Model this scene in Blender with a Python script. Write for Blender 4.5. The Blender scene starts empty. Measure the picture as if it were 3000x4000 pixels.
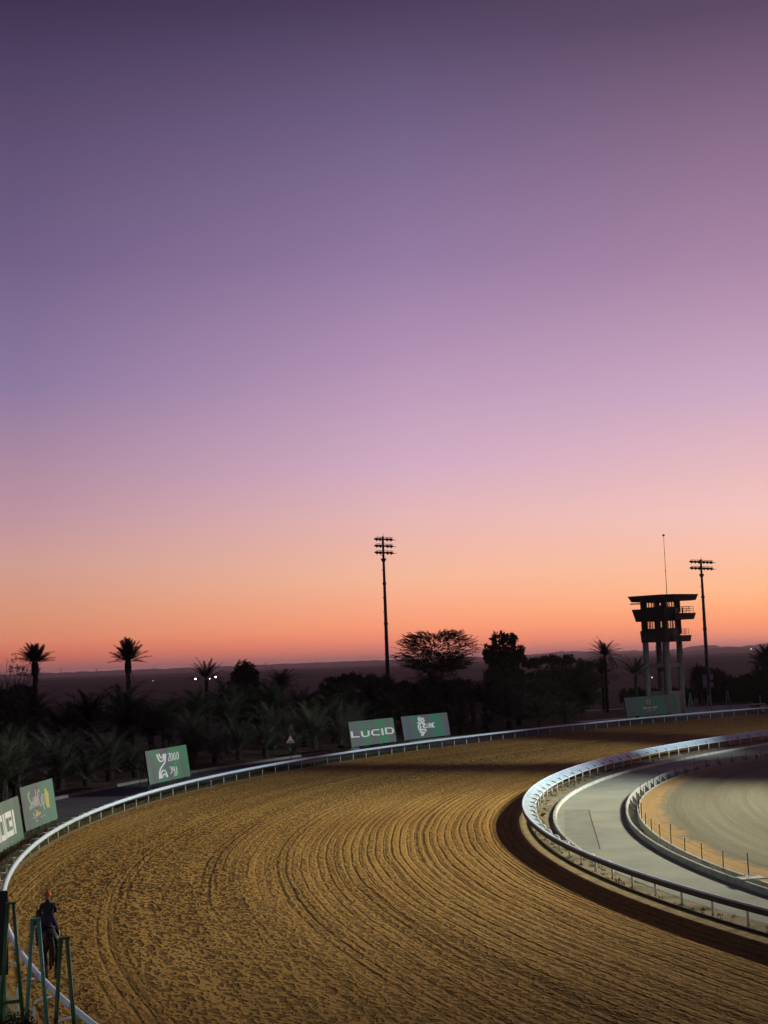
import bpy, math, random
import numpy as np
from mathutils import Vector, Matrix

R = math.radians
scene = bpy.context.scene
HAZE = 5.0e-5
C = scene.collection
random.seed(7)

# ------------------------------------------------------------------ camera
F = 5540.0
ROLL = R(2.1)
PITCH = math.atan(590.0 / F)
CZ = 10.0
cam_d = bpy.data.cameras.new('camera')
cam_d.sensor_fit = 'VERTICAL'
cam_d.sensor_height = 36.0
cam_d.lens = 36.0 * F / 4000.0
cam_d.clip_start = 0.5
cam_d.clip_end = 60000.0
cam = bpy.data.objects.new('camera', cam_d)
C.objects.link(cam)
cam.matrix_world = Matrix.Translation((0, 0, CZ)) @ Matrix.Rotation(math.pi / 2 + PITCH, 4, 'X') @ Matrix.Rotation(-ROLL, 4, 'Z')
scene.camera = cam

# ------------------------------------------------------------------ render / exposure
scene.render.engine = 'CYCLES'
scene.view_settings.view_transform = 'Standard'
scene.view_settings.look = 'None'
scene.view_settings.gamma = 1.0
scene.view_settings.exposure = 0.0
cy = scene.cycles
cy.use_denoising = True
cy.max_bounces = 5
cy.diffuse_bounces = 2
cy.glossy_bounces = 2
cy.transmission_bounces = 3
cy.transparent_max_bounces = 8
cy.volume_bounces = 0
cy.sample_clamp_indirect = 4.0


def lin(c):
    def f(v):
        v /= 255.0
        return v / 12.92 if v <= 0.04045 else ((v + 0.055) / 1.055) ** 2.4
    return tuple(f(v) for v in c)


# ------------------------------------------------------------------ sky: dusk afterglow, brightest to the right
world = bpy.data.worlds.new('World')
scene.world = world
world.use_nodes = True
nt = world.node_tree
nt.nodes.clear()


def N(tree, kind, **kw):
    n = tree.nodes.new(kind)
    for k, v in kw.items():
        if isinstance(k, str) and hasattr(n, k):
            setattr(n, k, v)
    return n


def math_node(tree, op, a, b=None, clamp=False):
    n = tree.nodes.new('ShaderNodeMath')
    n.operation = op
    n.use_clamp = clamp
    for i, v in enumerate((a, b)):
        if v is None:
            continue
        if isinstance(v, (int, float)):
            n.inputs[i].default_value = v
        else:
            tree.links.new(v, n.inputs[i])
    return n.outputs[0]


tc = N(nt, 'ShaderNodeTexCoord')
sep = N(nt, 'ShaderNodeSeparateXYZ')
nt.links.new(tc.outputs['Generated'], sep.inputs[0])
elev = math_node(nt, 'MULTIPLY', math_node(nt, 'ARCSINE', sep.outputs[2]), 180.0 / math.pi)
azim = math_node(nt, 'MULTIPLY', math_node(nt, 'ARCTAN2', sep.outputs[0], sep.outputs[1]), 180.0 / math.pi)
fac = math_node(nt, 'DIVIDE', math_node(nt, 'ADD', elev, 2.0), 62.0, True)
SKY = {
    'left': [(-2, 120, 78, 84), (0.05, 136, 86, 86), (0.34, 160, 88, 78), (0.84, 196, 105, 82), (1.34, 211, 128, 98),
             (2.27, 215, 145, 113), (4.3, 208, 157, 145), (6.31, 189, 148, 160), (11.31, 142, 122, 160),
             (16.2, 115, 97, 136), (25.7, 63, 52, 82), (34, 40, 35, 62), (60, 26, 24, 44)],
    'mid': [(-2, 130, 84, 84), (0.1, 148, 94, 90), (0.36, 188, 107, 90), (0.93, 231, 134, 103), (1.42, 247, 153, 112),
            (3.35, 247, 185, 152), (5.93, 230, 183, 182), (8.0, 211, 173, 196), (12.1, 181, 148, 182),
            (16.15, 148, 123, 162), (21.1, 115, 98, 135), (25.8, 77, 63, 93), (34, 48, 40, 66), (60, 28, 25, 46)],
    'right': [(-2, 150, 95, 88), (0.05, 190, 112, 102), (0.3, 206, 121, 104), (0.78, 238, 142, 100), (1.5, 254, 166, 116),
              (2.27, 255, 186, 138), (5.27, 245, 196, 188), (10.26, 204, 170, 196), (15.2, 168, 134, 166),
              (24.4, 93, 75, 101), (34, 56, 46, 68), (60, 32, 28, 48)],
}


def ramp(tree, stops, facsock):
    n = tree.nodes.new('ShaderNodeValToRGB')
    cr = n.color_ramp
    cr.interpolation = 'LINEAR'
    # the air in front of the sky dims it near the horizon: the sky itself is that much brighter
    gain = lambda e: 1.0 + 0.85 * math.exp(-max(e, 0.0) / 0.7) + 0.12 * math.exp(-max(e, 0.0) / 4.0)
    for i, (e, r, g, b) in enumerate(stops):
        p = (e + 2.0) / 62.0
        el = cr.elements[i] if i < 2 else cr.elements.new(p)
        el.position = p
        el.color = (*(gain(e) * v for v in lin((r, g, b))), 1)
    tree.links.new(facsock, n.inputs[0])
    return n.outputs[0]


def mixc(tree, f, a, b):
    n = tree.nodes.new('ShaderNodeMix')
    n.data_type = 'RGBA'
    for sock, v in ((n.inputs[0], f), (n.inputs[6], a), (n.inputs[7], b)):
        if hasattr(v, 'is_linked'):
            tree.links.new(v, sock)
        elif isinstance(v, tuple):
            sock.default_value = (*v, 1) if len(v) == 3 else v
        else:
            sock.default_value = v
    return n.outputs[2]


f1 = math_node(nt, 'DIVIDE', math_node(nt, 'ADD', azim, 14.3), 15.5, True)
f2 = math_node(nt, 'DIVIDE', math_node(nt, 'SUBTRACT', azim, 1.2), 13.2, True)
col = mixc(nt, f2, mixc(nt, f1, ramp(nt, SKY['left'], fac), ramp(nt, SKY['mid'], fac)), ramp(nt, SKY['right'], fac))
# the sky opposite the afterglow is a dim slate blue
back = math_node(nt, 'DIVIDE', math_node(nt, 'SUBTRACT', math_node(nt, 'ABSOLUTE', math_node(nt, 'SUBTRACT', azim, 25.0)), 55.0), 70.0, True)
col = mixc(nt, back, col, lin((36, 34, 52)))
bg = N(nt, 'ShaderNodeBackground')
bg.inputs['Strength'].default_value = 1.0
nt.links.new(col, bg.inputs[0])
wo = N(nt, 'ShaderNodeOutputWorld')
nt.links.new(bg.outputs[0], wo.inputs[0])


# ------------------------------------------------------------------ floodlights of the course (masts stand outside the frame)
def flood(name, loc, aim, watts, color, cone, blend=0.6, radius=0.9):
    d = bpy.data.lights.new(name, 'SPOT')
    d.energy = watts
    d.color = color
    d.spot_size = R(cone)
    d.spot_blend = blend
    d.shadow_soft_size = radius
    d.volume_factor = 0.0
    o = bpy.data.objects.new(name, d)
    C.objects.link(o)
    o.location = loc
    v = Vector(aim) - Vector(loc)
    o.rotation_euler = v.to_track_quat('-Z', 'Y').to_euler()
    return o


WHITE = (1.0, 0.98, 0.80)
COOL = (0.86, 0.97, 1.0)
MAST = (68, 99, 35)
flood('infield_floodlight', MAST, (6, 86, 0), 225000, WHITE, 58, 1.0, 0.5)
flood('infield_floodlight', (66, 124, 38), (6, 78, 0), 170000, WHITE, 44, 1.0, 0.5)
flood('infield_floodlight', (69, 99, 35), (16, 50, 0), 95000, WHITE, 46, 1.0, 0.5)
flood('infield_floodlight', (68, 101, 34), (-15, 116, 0), 170000, COOL, 34, 0.8, 0.8)
flood('infield_floodlight', (69, 102, 34), (5, 162, 0), 200000, COOL, 28, 0.7, 0.8)
flood('infield_floodlight', (70, 103, 34), (42, 200, 0), 90000, COOL, 23, 0.7, 0.8)
flood('stand_floodlight', (-34, -6, 15), (-10, 46, 0), 15000, COOL, 34, 0.9, 0.6)


# ------------------------------------------------------------------ picture point -> place on the ground
def ray(px, py):
    x, y = px - 1500.0, py - 2000.0
    c, s = math.cos(ROLL), math.sin(ROLL)
    X, Y = x * c - y * s, x * s + y * c
    return Vector((X, F * math.cos(PITCH) + Y * math.sin(PITCH), F * math.sin(PITCH) - Y * math.cos(PITCH)))


def G(px, py, z=0.0):
    d = ray(px, py)
    return Vector((0, 0, CZ)) + d * ((z - CZ) / d.z)


def PY(px, py, Y):
    d = ray(px, py)
    return Vector((0, 0, CZ)) + d * (Y / d.y)


# every curve of the turn is a radius about one centre as a function of the angle
C0 = (112.0, 82.0)


def rad(co, th):
    t = (np.clip(th, 100.0, 212.0) - 160.0) / 50.0
    return np.polyval(co, t)


CO_OUT = [-7.991, 2.912, 12.857, -13.182, -1.256, -3.061, 134.485]
CO_IN = [3.861, -1.901, -8.408, 3.955, 2.22, 102.722]


def hold(co, lo, hi):
    def f(th):
        return np.polyval(co, (np.clip(th, lo, hi) - 160.0) / 50.0)
    return f


r_out = hold(CO_OUT, 110.0, 202.0)
r_in = hold(CO_IN, 133.0, 198.0)
r_kerb = hold([-18.017, 16.976, -7.517, -1.129, 5.345, 101.054], 136.0, 196.5)
_tr = hold([-1.844, -3.334, 9.191, 95.504], 163.0, 193.0)
r_orange = hold([-19.823, 19.397, -7.065, 5.561, 95.605], 147.0, 192.0)


def r_trench(th):
    # follows the sand edge at a fixed trench width beyond the part that shows clearly
    th = np.asarray(th, float)
    a = _tr(th)
    b = r_orange(th) + 1.25
    w = np.clip((th - 158.0) / 10.0, 0, 1)
    return np.maximum(b * (1 - w) + a * w, r_orange(th) + 0.9)


def pt(th, r, z=0.0):
    return Vector((C0[0] + r * math.cos(R(th)), C0[1] + r * math.sin(R(th)), z))


def th_of(p):
    return math.degrees(math.atan2(p[1] - C0[1], p[0] - C0[0])) % 360


def along(rf, off, th0, step, n):
    """angles spaced by equal arc length along the curve rf+off"""
    out, th = [], th0
    for _ in range(n):
        out.append(th)
        th -= math.degrees(step / (float(rf(th)) + off))
    return out


# ------------------------------------------------------------------ object helpers
def link(o, parent=None):
    C.objects.link(o)
    if parent is not None:
        o.parent = parent
    return o


def tag(o, label=None, cat=None, group=None, kind=None):
    if label:
        o['label'] = label
    if cat:
        o['category'] = cat
    if group:
        o['group'] = group
    if kind:
        o['kind'] = kind
    return o


def thing(name, label, cat, loc=(0, 0, 0), rz=0.0, group=None):
    o = bpy.data.objects.new(name, None)
    o.empty_display_size = 0.2
    C.objects.link(o)
    o.location = loc
    o.rotation_euler = (0, 0, rz)
    return tag(o, label, cat, group)


class MB:
    def __init__(self):
        self.v, self.f, self.m = [], [], []

    def add(self, verts, faces, mi=0):
        b = len(self.v)
        self.v += [tuple(p) for p in verts]
        self.f += [tuple(i + b for i in q) for q in faces]
        self.m += [mi] * len(faces)

    def box(self, c, s, rz=0.0, mi=0, mat=None):
        hx, hy, hz = s[0] / 2, s[1] / 2, s[2] / 2
        vs = [Vector((x, y, z)) for z in (-hz, hz) for x, y in ((-hx, -hy), (hx, -hy), (hx, hy), (-hx, hy))]
        M = mat if mat else Matrix.Rotation(rz, 3, 'Z')
        vs = [M @ v + Vector(c) for v in vs]
        self.add(vs, [(0, 3, 2, 1), (4, 5, 6, 7), (0, 1, 5, 4), (1, 2, 6, 5), (2, 3, 7, 6), (3, 0, 4, 7)], mi)

    def tube(self, pts, rads, n=8, caps=True, mi=0):
        pts = [Vector(p) for p in pts]
        if not hasattr(rads, '__len__'):
            rads = [rads] * len(pts)
        rings = []
        for i, p in enumerate(pts):
            a, b = pts[max(i - 1, 0)], pts[min(i + 1, len(pts) - 1)]
            d = (b - a).normalized()
            u = d.cross(Vector((0, 0, 1)) if abs(d.z) < 0.9 else Vector((1, 0, 0))).normalized()
            w = d.cross(u)
            rings.append([p + (u * math.cos(2 * math.pi * k / n) + w * math.sin(2 * math.pi * k / n)) * rads[i] for k in range(n)])
        vs = [v for r_ in rings for v in r_]
        fs = []
        for i in range(len(pts) - 1):
            for k in range(n):
                k2 = (k + 1) % n
                fs.append((i * n + k, i * n + k2, (i + 1) * n + k2, (i + 1) * n + k))
        if caps:
            fs.append(tuple(range(n))[::-1])
            fs.append(tuple((len(pts) - 1) * n + k for k in range(n)))
        self.add(vs, fs, mi)

    def prism(self, poly, z0, z1, top=None, mi=0):
        n = len(poly)
        top = top or poly
        vs = [(x, y, z0) for x, y in poly] + [(x, y, z1) for x, y in top]
        fs = [tuple(range(n))[::-1], tuple(range(n, 2 * n))] + [(i, (i + 1) % n, n + (i + 1) % n, n + i) for i in range(n)]
        self.add(vs, fs, mi)

    def loft(self, rows, closed=False, mi=0):
        n = len(rows[0])
        vs = [p for r_ in rows for p in r_]
        fs = []
        for i in range(len(rows) - 1):
            for k in range(n if closed else n - 1):
                k2 = (k + 1) % n
                fs.append((i * n + k, (i + 1) * n + k, (i + 1) * n + k2, i * n + k2))
        self.add(vs, fs, mi)

    def build(self, name, mats, parent=None, smooth=False):
        me = bpy.data.meshes.new(name)
        me.from_pydata(self.v, [], self.f)
        mats = mats if isinstance(mats, (list, tuple)) else [mats]
        for m in mats:
            me.materials.append(m)
        if len(mats) > 1:
            me.polygons.foreach_set('material_index', self.m)
        if smooth:
            me.polygons.foreach_set('use_smooth', [True] * len(me.polygons))
        me.update()
        o = bpy.data.objects.new(name, me)
        return link(o, parent)


def npmesh(name, verts, faces, mats, parent=None, uv=None, smooth=False):
    me = bpy.data.meshes.new(name)
    verts = np.asarray(verts, np.float32)
    faces = np.asarray(faces, np.int32)
    k = faces.shape[1]
    me.vertices.add(len(verts))
    me.vertices.foreach_set('co', verts.ravel())
    me.loops.add(faces.size)
    me.loops.foreach_set('vertex_index', faces.ravel())
    me.polygons.add(len(faces))
    me.polygons.foreach_set('loop_start', np.arange(0, faces.size, k, dtype=np.int32))
    me.polygons.foreach_set('loop_total', np.full(len(faces), k, np.int32))
    if smooth:
        me.polygons.foreach_set('use_smooth', np.ones(len(faces), bool))
    me.update(calc_edges=True)
    me.materials.append(mats)
    if uv is not None:
        l = me.uv_layers.new(name='UVMap')
        l.data.foreach_set('uv', np.asarray(uv, np.float32)[faces.ravel()].ravel())
    o = bpy.data.objects.new(name, me)
    return link(o, parent)


def copy_tree(o, parent=None):
    c = o.copy()
    C.objects.link(c)
    c.parent = parent
    for ch in o.children:
        copy_tree(ch, c)
    return c


# ------------------------------------------------------------------ materials
def mat(name, base, rough=0.6, alt=None, scale=3.0, detail=4.0, lo=0.35, hi=0.65, bump=0.0, bscale=None, metal=0.0, spec=0.4, coord='Object', stretch=None):
    m = bpy.data.materials.new(name)
    m.use_nodes = True
    t = m.node_tree
    p = t.nodes['Principled BSDF']
    p.inputs['Roughness'].default_value = rough
    p.inputs['Metallic'].default_value = metal
    p.inputs['Specular IOR Level'].default_value = spec
    p.inputs['Base Color'].default_value = (*base, 1)
    if alt is None and bump == 0:
        alt = tuple(v * 0.8 for v in base)
    tcn = N(t, 'ShaderNodeTexCoord')
    src = tcn.outputs[coord]
    if stretch:
        mp = N(t, 'ShaderNodeMapping')
        mp.inputs['Scale'].default_value = stretch
        t.links.new(src, mp.inputs[0])
        src = mp.outputs[0]
    if alt is not None:
        nz = N(t, 'ShaderNodeTexNoise')
        nz.inputs['Scale'].default_value = scale
        nz.inputs['Detail'].default_value = detail
        t.links.new(src, nz.inputs['Vector'])
        mr = N(t, 'ShaderNodeMapRange')
        mr.inputs[1].default_value = lo
        mr.inputs[2].default_value = hi
        t.links.new(nz.outputs[0], mr.inputs[0])
        c = mixc(t, mr.outputs[0], base, alt)
        t.links.new(c, p.inputs['Base Color'])
    if bump:
        nb = N(t, 'ShaderNodeTexNoise')
        nb.inputs['Scale'].default_value = bscale or scale * 4
        nb.inputs['Detail'].default_value = 5
        t.links.new(src, nb.inputs['Vector'])
        b = N(t, 'ShaderNodeBump')
        b.inputs['Distance'].default_value = bump
        t.links.new(nb.outputs[0], b.inputs['Height'])
        t.links.new(b.outputs[0], p.inputs['Normal'])
    return m


M = {
    'rail': mat('rail_plastic', (0.66, 0.83, 0.90), 0.35, (0.58, 0.75, 0.82), 1.5),
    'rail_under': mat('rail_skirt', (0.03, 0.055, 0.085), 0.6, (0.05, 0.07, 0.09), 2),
    'fascia': mat('shaded_rail_fascia', (0.11, 0.095, 0.075), 0.7, (0.075, 0.065, 0.05), 1.2, 6),  # dark tone stands in for shade on the track-facing side
    'panel': mat('rail_cover', (0.42, 0.56, 0.64), 0.3, (0.50, 0.63, 0.70), 0.9, 3),
    'post': mat('rail_post', (0.78, 0.80, 0.76), 0.4, (0.66, 0.67, 0.62), 4),
    'dark_metal': mat('dark_metal', (0.045, 0.045, 0.05), 0.5, (0.06, 0.055, 0.055), 3, metal=0.3),
    'mast': mat('galvanised_mast', (0.10, 0.10, 0.115), 0.5, (0.13, 0.13, 0.14), 1.2, metal=0.5),
    'green_metal': mat('green_paint', (0.04, 0.17, 0.135), 0.45, (0.055, 0.20, 0.165), 6, bump=0.004, bscale=60),
    'green_dark': mat('dark_green_paint', (0.018, 0.07, 0.02), 0.5, (0.03, 0.09, 0.03), 6, bump=0.004, bscale=60),
    'concrete': mat('tower_concrete', (0.21, 0.20, 0.18), 0.8, (0.16, 0.15, 0.135), 1.2, 6, bump=0.02, bscale=8),
    'tower_dark': mat('tower_paint', (0.06, 0.055, 0.055), 0.7, (0.045, 0.04, 0.04), 1.5, 5),
    'kerb': mat('kerb_paint', (0.55, 0.56, 0.48), 0.75, (0.36, 0.36, 0.29), 1.6, 6, 0.45, 0.7, bump=0.02, bscale=12),
    'kerb_old': mat('old_kerb', (0.22, 0.21, 0.185), 0.85, (0.14, 0.13, 0.11), 1.4, 6, 0.4, 0.7, bump=0.02, bscale=10),
    'concrete_drain': mat('drain_concrete', (0.42, 0.42, 0.37), 0.85, (0.26, 0.26, 0.22), 2.0, 6, 0.4, 0.7, bump=0.02, bscale=10),
    'white': mat('white_paint', (0.62, 0.63, 0.66), 0.5, (0.48, 0.49, 0.52), 4),
    'white_print': mat('white_print', (0.78, 0.79, 0.77), 0.6, (0.70, 0.71, 0.69), 5),
    'gold_print': mat('gold_print', (0.50, 0.46, 0.10), 0.6, (0.42, 0.40, 0.12), 9),
    'grey_print': mat('grey_print', (0.42, 0.40, 0.40), 0.6, (0.34, 0.34, 0.34), 9),
    'red': mat('red_paint', (0.42, 0.05, 0.035), 0.5, (0.34, 0.045, 0.03), 5),
    'black': mat('black_paint', (0.012, 0.012, 0.014), 0.5, (0.018, 0.018, 0.02), 5),
    'bark': mat('bark', (0.09, 0.065, 0.045), 0.9, (0.05, 0.038, 0.028), 5, 5, bump=0.03, bscale=14),
    'palm_bark': mat('palm_bark', (0.035, 0.028, 0.022), 0.95, (0.022, 0.018, 0.015), 5, 5),
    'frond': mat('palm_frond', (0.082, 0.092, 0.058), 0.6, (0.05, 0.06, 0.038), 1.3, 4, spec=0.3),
    'frond_dark': mat('unlit_palm_frond', (0.040, 0.050, 0.026), 0.75, (0.028, 0.036, 0.02), 1.3, 4, spec=0.2),  # darker copy of the frond colour, painting palms as unlit
    'leaf': mat('tree_leaf', (0.045, 0.055, 0.028), 0.7, (0.065, 0.072, 0.035), 0.8, 4, spec=0.2),
    'horse': mat('horse_coat', (0.020, 0.014, 0.010), 0.5, (0.012, 0.009, 0.007), 3),
    'mane': mat('horse_hair', (0.008, 0.007, 0.007), 0.7),
    'wrap': mat('leg_wrap_cloth', (0.16, 0.05, 0.03), 0.8),
    'navy': mat('navy_cloth', (0.016, 0.017, 0.035), 0.8),
    'purple': mat('violet_cloth', (0.032, 0.028, 0.085), 0.8),
    'skin': mat('skin', (0.30, 0.17, 0.11), 0.6),
    'helmet': mat('helmet_cover', (0.55, 0.07, 0.025), 0.5),
    'leather': mat('leather', (0.03, 0.02, 0.014), 0.5),
}


def glass_mat():
    m = bpy.data.materials.new('window_glass')
    m.use_nodes = True
    t = m.node_tree
    p = t.nodes['Principled BSDF']
    p.inputs['Base Color'].default_value = (0.80, 0.82, 0.80, 1)
    p.inputs['Roughness'].default_value = 0.03
    tr = N(t, 'ShaderNodeBsdfTransparent')
    tr.inputs[0].default_value = (0.86, 0.86, 0.84, 1)
    gl = N(t, 'ShaderNodeBsdfGlossy')
    gl.inputs['Roughness'].default_value = 0.02
    mx = N(t, 'ShaderNodeMixShader')
    mx.inputs[0].default_value = 0.08
    t.links.new(tr.outputs[0], mx.inputs[1])
    t.links.new(gl.outputs[0], mx.inputs[2])
    t.links.new(mx.outputs[0], t.nodes['Material Output'].inputs[0])
    return m


M['glass'] = glass_mat()


def emit_mat(name, col, s):
    m = bpy.data.materials.new(name)
    m.use_nodes = True
    p = m.node_tree.nodes['Principled BSDF']
    p.inputs['Emission Color'].default_value = (*col, 1)
    p.inputs['Emission Strength'].default_value = s
    return m


M['lamp'] = emit_mat('lamp_glow', (1.0, 0.97, 0.9), 6.0)
M['lamp_small'] = emit_mat('small_lamp_glow', (1.0, 0.75, 0.55), 2.0)


def sign_mat(name, a, b, ang, scale):
    """printed cloth: soft diagonal waves of green and plum grey"""
    m = bpy.data.materials.new(name)
    m.use_nodes = True
    t = m.node_tree
    p = t.nodes['Principled BSDF']
    p.inputs['Roughness'].default_value = 0.6
    p.inputs['Specular IOR Level'].default_value = 0.25
    tcn = N(t, 'ShaderNodeTexCoord')
    mp = N(t, 'ShaderNodeMapping')
    mp.inputs['Rotation'].default_value = (0, 0, R(ang))
    mp.inputs['Scale'].default_value = (0.85, 0.22, 1.0)
    t.links.new(tcn.outputs['UV'], mp.inputs[0])
    w = N(t, 'ShaderNodeTexNoise')
    w.inputs['Scale'].default_value = scale * 1.5
    w.inputs['Detail'].default_value = 1.5
    w.inputs['Distortion'].default_value = 0.6
    t.links.new(mp.outputs[0], w.inputs[0])
    mr = N(t, 'ShaderNodeMapRange')
    mr.interpolation_type = 'SMOOTHSTEP'
    mr.inputs[1].default_value = 0.32
    mr.inputs[2].default_value = 0.58
    t.links.new(w.outputs[0], mr.inputs[0])
    t.links.new(mixc(t, mr.outputs[0], a, b), p.inputs['Base Color'])
    return m


def track_mat():
    """harrowed dirt: grooves run along the turn, hoof-broken clods between them"""
    m = bpy.data.materials.new('track_dirt')
    m.use_nodes = True
    t = m.node_tree
    p = t.nodes['Principled BSDF']
    p.inputs['Roughness'].default_value = 0.95
    p.inputs['Specular IOR Level'].default_value = 0.1
    uv = N(t, 'ShaderNodeUVMap')
    s = N(t, 'ShaderNodeSeparateXYZ')
    t.links.new(uv.outputs[0], s.inputs[0])

    def noise(sx, sy, scale, detail, rough=0.5):
        mp = N(t, 'ShaderNodeMapping')
        mp.inputs['Scale'].default_value = (sx, sy, 1)
        t.links.new(uv.outputs[0], mp.inputs[0])
        n = N(t, 'ShaderNodeTexNoise')
        n.inputs['Scale'].default_value = scale
        n.inputs['Detail'].default_value = detail
        n.inputs['Roughness'].default_value = rough
        t.links.new(mp.outputs[0], n.inputs['Vector'])
        return n.outputs[0]

    def mrange(x, a, b, c=0.0, d=1.0, smooth=True):
        n = N(t, 'ShaderNodeMapRange')
        if smooth:
            n.interpolation_type = 'SMOOTHSTEP'
        for i, v in enumerate((a, b, c, d)):
            n.inputs[i + 1].default_value = v
        t.links.new(x, n.inputs[0])
        return n.outputs[0]
    warp = N(t, 'ShaderNodeTexNoise')
    warp.inputs['Scale'].default_value = 2.2
    warp.inputs['Detail'].default_value = 2
    t.links.new(uv.outputs[0], warp.inputs['Vector'])

    def pits(cu, cv, r0, r1):
        mp = N(t, 'ShaderNodeMapping')
        mp.inputs['Scale'].default_value = (1.0 / cu, 1.0 / cv, 1)
        t.links.new(uv.outputs[0], mp.inputs[0])
        add = N(t, 'ShaderNodeVectorMath')
        add.operation = 'MULTIPLY_ADD'
        t.links.new(warp.outputs['Color'], add.inputs[0])
        add.inputs[1].default_value = (1.5, 1.5, 0)
        t.links.new(mp.outputs[0], add.inputs[2])
        vo = N(t, 'ShaderNodeTexVoronoi')
        vo.voronoi_dimensions = '2D'
        vo.inputs['Scale'].default_value = 1.0
        t.links.new(add.outputs[0], vo.inputs['Vector'])
        sc = N(t, 'ShaderNodeSeparateColor')
        t.links.new(vo.outputs['Color'], sc.inputs[0])
        size = math_node(t, 'ADD', math_node(t, 'MULTIPLY', sc.outputs[0], 0.9), 0.45)
        d = math_node(t, 'DIVIDE', vo.outputs['Distance'], size)
        return mrange(d, r1, r0)
    pit = math_node(t, 'MAXIMUM', pits(0.36, 0.62, 0.22, 0.46), math_node(t, 'MULTIPLY', pits(0.21, 0.37, 0.18, 0.44), 0.8))
    fine = noise(1, 1, 9.0, 3, 0.6)
    wob = noise(0.5, 0.12, 1.0, 2)
    u = math_node(t, 'ADD', s.outputs[0], math_node(t, 'MULTIPLY', wob, 0.35))

    def lines(period, width, off_=0.0):
        # narrow furrows: 1 in the furrow, 0 on the ridge
        w = math_node(t, 'ABSOLUTE', math_node(t, 'SINE', math_node(t, 'MULTIPLY', math_node(t, 'ADD', u, off_), math.pi / period)))
        return mrange(w, width, 0.0)
    broken = mrange(noise(1.6, 0.55, 1.4, 3), 0.30, 0.55, 0.25, 1.0)
    furrow = math_node(t, 'MULTIPLY', math_node(t, 'MAXIMUM', lines(0.44, 0.75), math_node(t, 'MULTIPLY', lines(1.32, 0.35, 0.1), 0.6)), broken)
    inner = mrange(s.outputs[0], 21.0, 7.0)
    streak = mrange(noise(0.42, 0.013, 1.0, 2), 0.47, 0.62)
    g_mask = math_node(t, 'MAXIMUM', inner, math_node(t, 'MULTIPLY', streak, 0.75))
    ruts = math_node(t, 'MULTIPLY', math_node(t, 'MULTIPLY', math_node(t, 'MAXIMUM', lines(3.7, 0.13), lines(3.7, 0.12, 0.42)), broken), mrange(noise(0.22, 0.012, 1.0, 1), 0.45, 0.58))
    furrow = math_node(t, 'MULTIPLY', furrow, g_mask)
    furrow = math_node(t, 'MAXIMUM', furrow, ruts)
    c_amt = math_node(t, 'SUBTRACT', 1.0, math_node(t, 'MULTIPLY', g_mask, 0.62))
    calm = mrange(noise(0.05, 0.02, 1.0, 1), 0.35, 0.65, 0.55, 1.0)
    pit = math_node(t, 'MULTIPLY', math_node(t, 'MULTIPLY', pit, c_amt), calm)
    h = math_node(t, 'SUBTRACT', math_node(t, 'MULTIPLY', fine, 0.022), math_node(t, 'ADD', math_node(t, 'MULTIPLY', pit, 0.095), math_node(t, 'MULTIPLY', furrow, 0.045)))
    b = N(t, 'ShaderNodeBump')
    b.inputs['Distance'].default_value = 1.0
    b.inputs['Strength'].default_value = 1.0
    t.links.new(h, b.inputs['Height'])
    t.links.new(b.outputs[0], p.inputs['Normal'])
    hollow_shade = math_node(t, 'MAXIMUM', pit, math_node(t, 'MULTIPLY', furrow, 0.62), True)  # shade inside pits and furrows, put into the dirt colour
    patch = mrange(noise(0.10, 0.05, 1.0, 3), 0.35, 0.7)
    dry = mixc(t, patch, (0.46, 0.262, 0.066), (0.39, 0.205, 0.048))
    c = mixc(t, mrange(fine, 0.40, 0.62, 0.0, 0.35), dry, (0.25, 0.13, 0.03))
    c = mixc(t, hollow_shade, c, (0.042, 0.020, 0.005))
    # the inside rail's shadow band, deepened in the dirt colour
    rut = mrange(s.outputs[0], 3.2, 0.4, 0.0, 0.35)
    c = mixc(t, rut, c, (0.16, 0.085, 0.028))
    t.links.new(c, p.inputs['Base Color'])
    return m


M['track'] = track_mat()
M['edge_sand'] = mat('edge_sand', (0.40, 0.30, 0.15), 0.95, (0.27, 0.19, 0.09), 3.0, 6, bump=0.03, bscale=9, spec=0.1)
M['strip'] = mat('strip_soil', (0.33, 0.26, 0.15), 0.95, (0.17, 0.15, 0.085), 0.55, 7, 0.42, 0.62, bump=0.05, bscale=5, spec=0.1)
M['strip_grey'] = mat('strip_gravel', (0.20, 0.19, 0.16), 0.95, (0.28, 0.25, 0.18), 0.9, 7, bump=0.03, bscale=9, spec=0.1)
M['orange'] = mat('orange_sand', (0.50, 0.29, 0.10), 0.95, (0.42, 0.25, 0.10), 0.9, 7, bump=0.03, bscale=7, spec=0.1)
M['verge'] = mat('verge_ground', (0.115, 0.105, 0.042), 0.95, (0.15, 0.12, 0.055), 1.1, 6, bump=0.04, bscale=8, spec=0.1)
M['asphalt'] = mat('asphalt', (0.062, 0.060, 0.066), 0.85, (0.082, 0.078, 0.082), 0.5, 6, bump=0.006, bscale=40, spec=0.25)
M['paving'] = mat('pale_paving', (0.50, 0.49, 0.52), 0.85, (0.38, 0.37, 0.40), 0.3, 6, spec=0.2)
M['soil'] = mat('grove_soil', (0.115, 0.075, 0.048), 0.95, (0.07, 0.05, 0.034), 0.35, 7, bump=0.06, bscale=2.5, spec=0.1)
M['desert'] = mat('desert', (0.115, 0.082, 0.075), 0.95, (0.175, 0.125, 0.105), 0.0016, 8, 0.4, 0.65, spec=0.05)
M['rock'] = mat('hill_rock', (0.13, 0.09, 0.085), 0.95, (0.17, 0.12, 0.105), 0.002, 8, spec=0.05)


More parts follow.
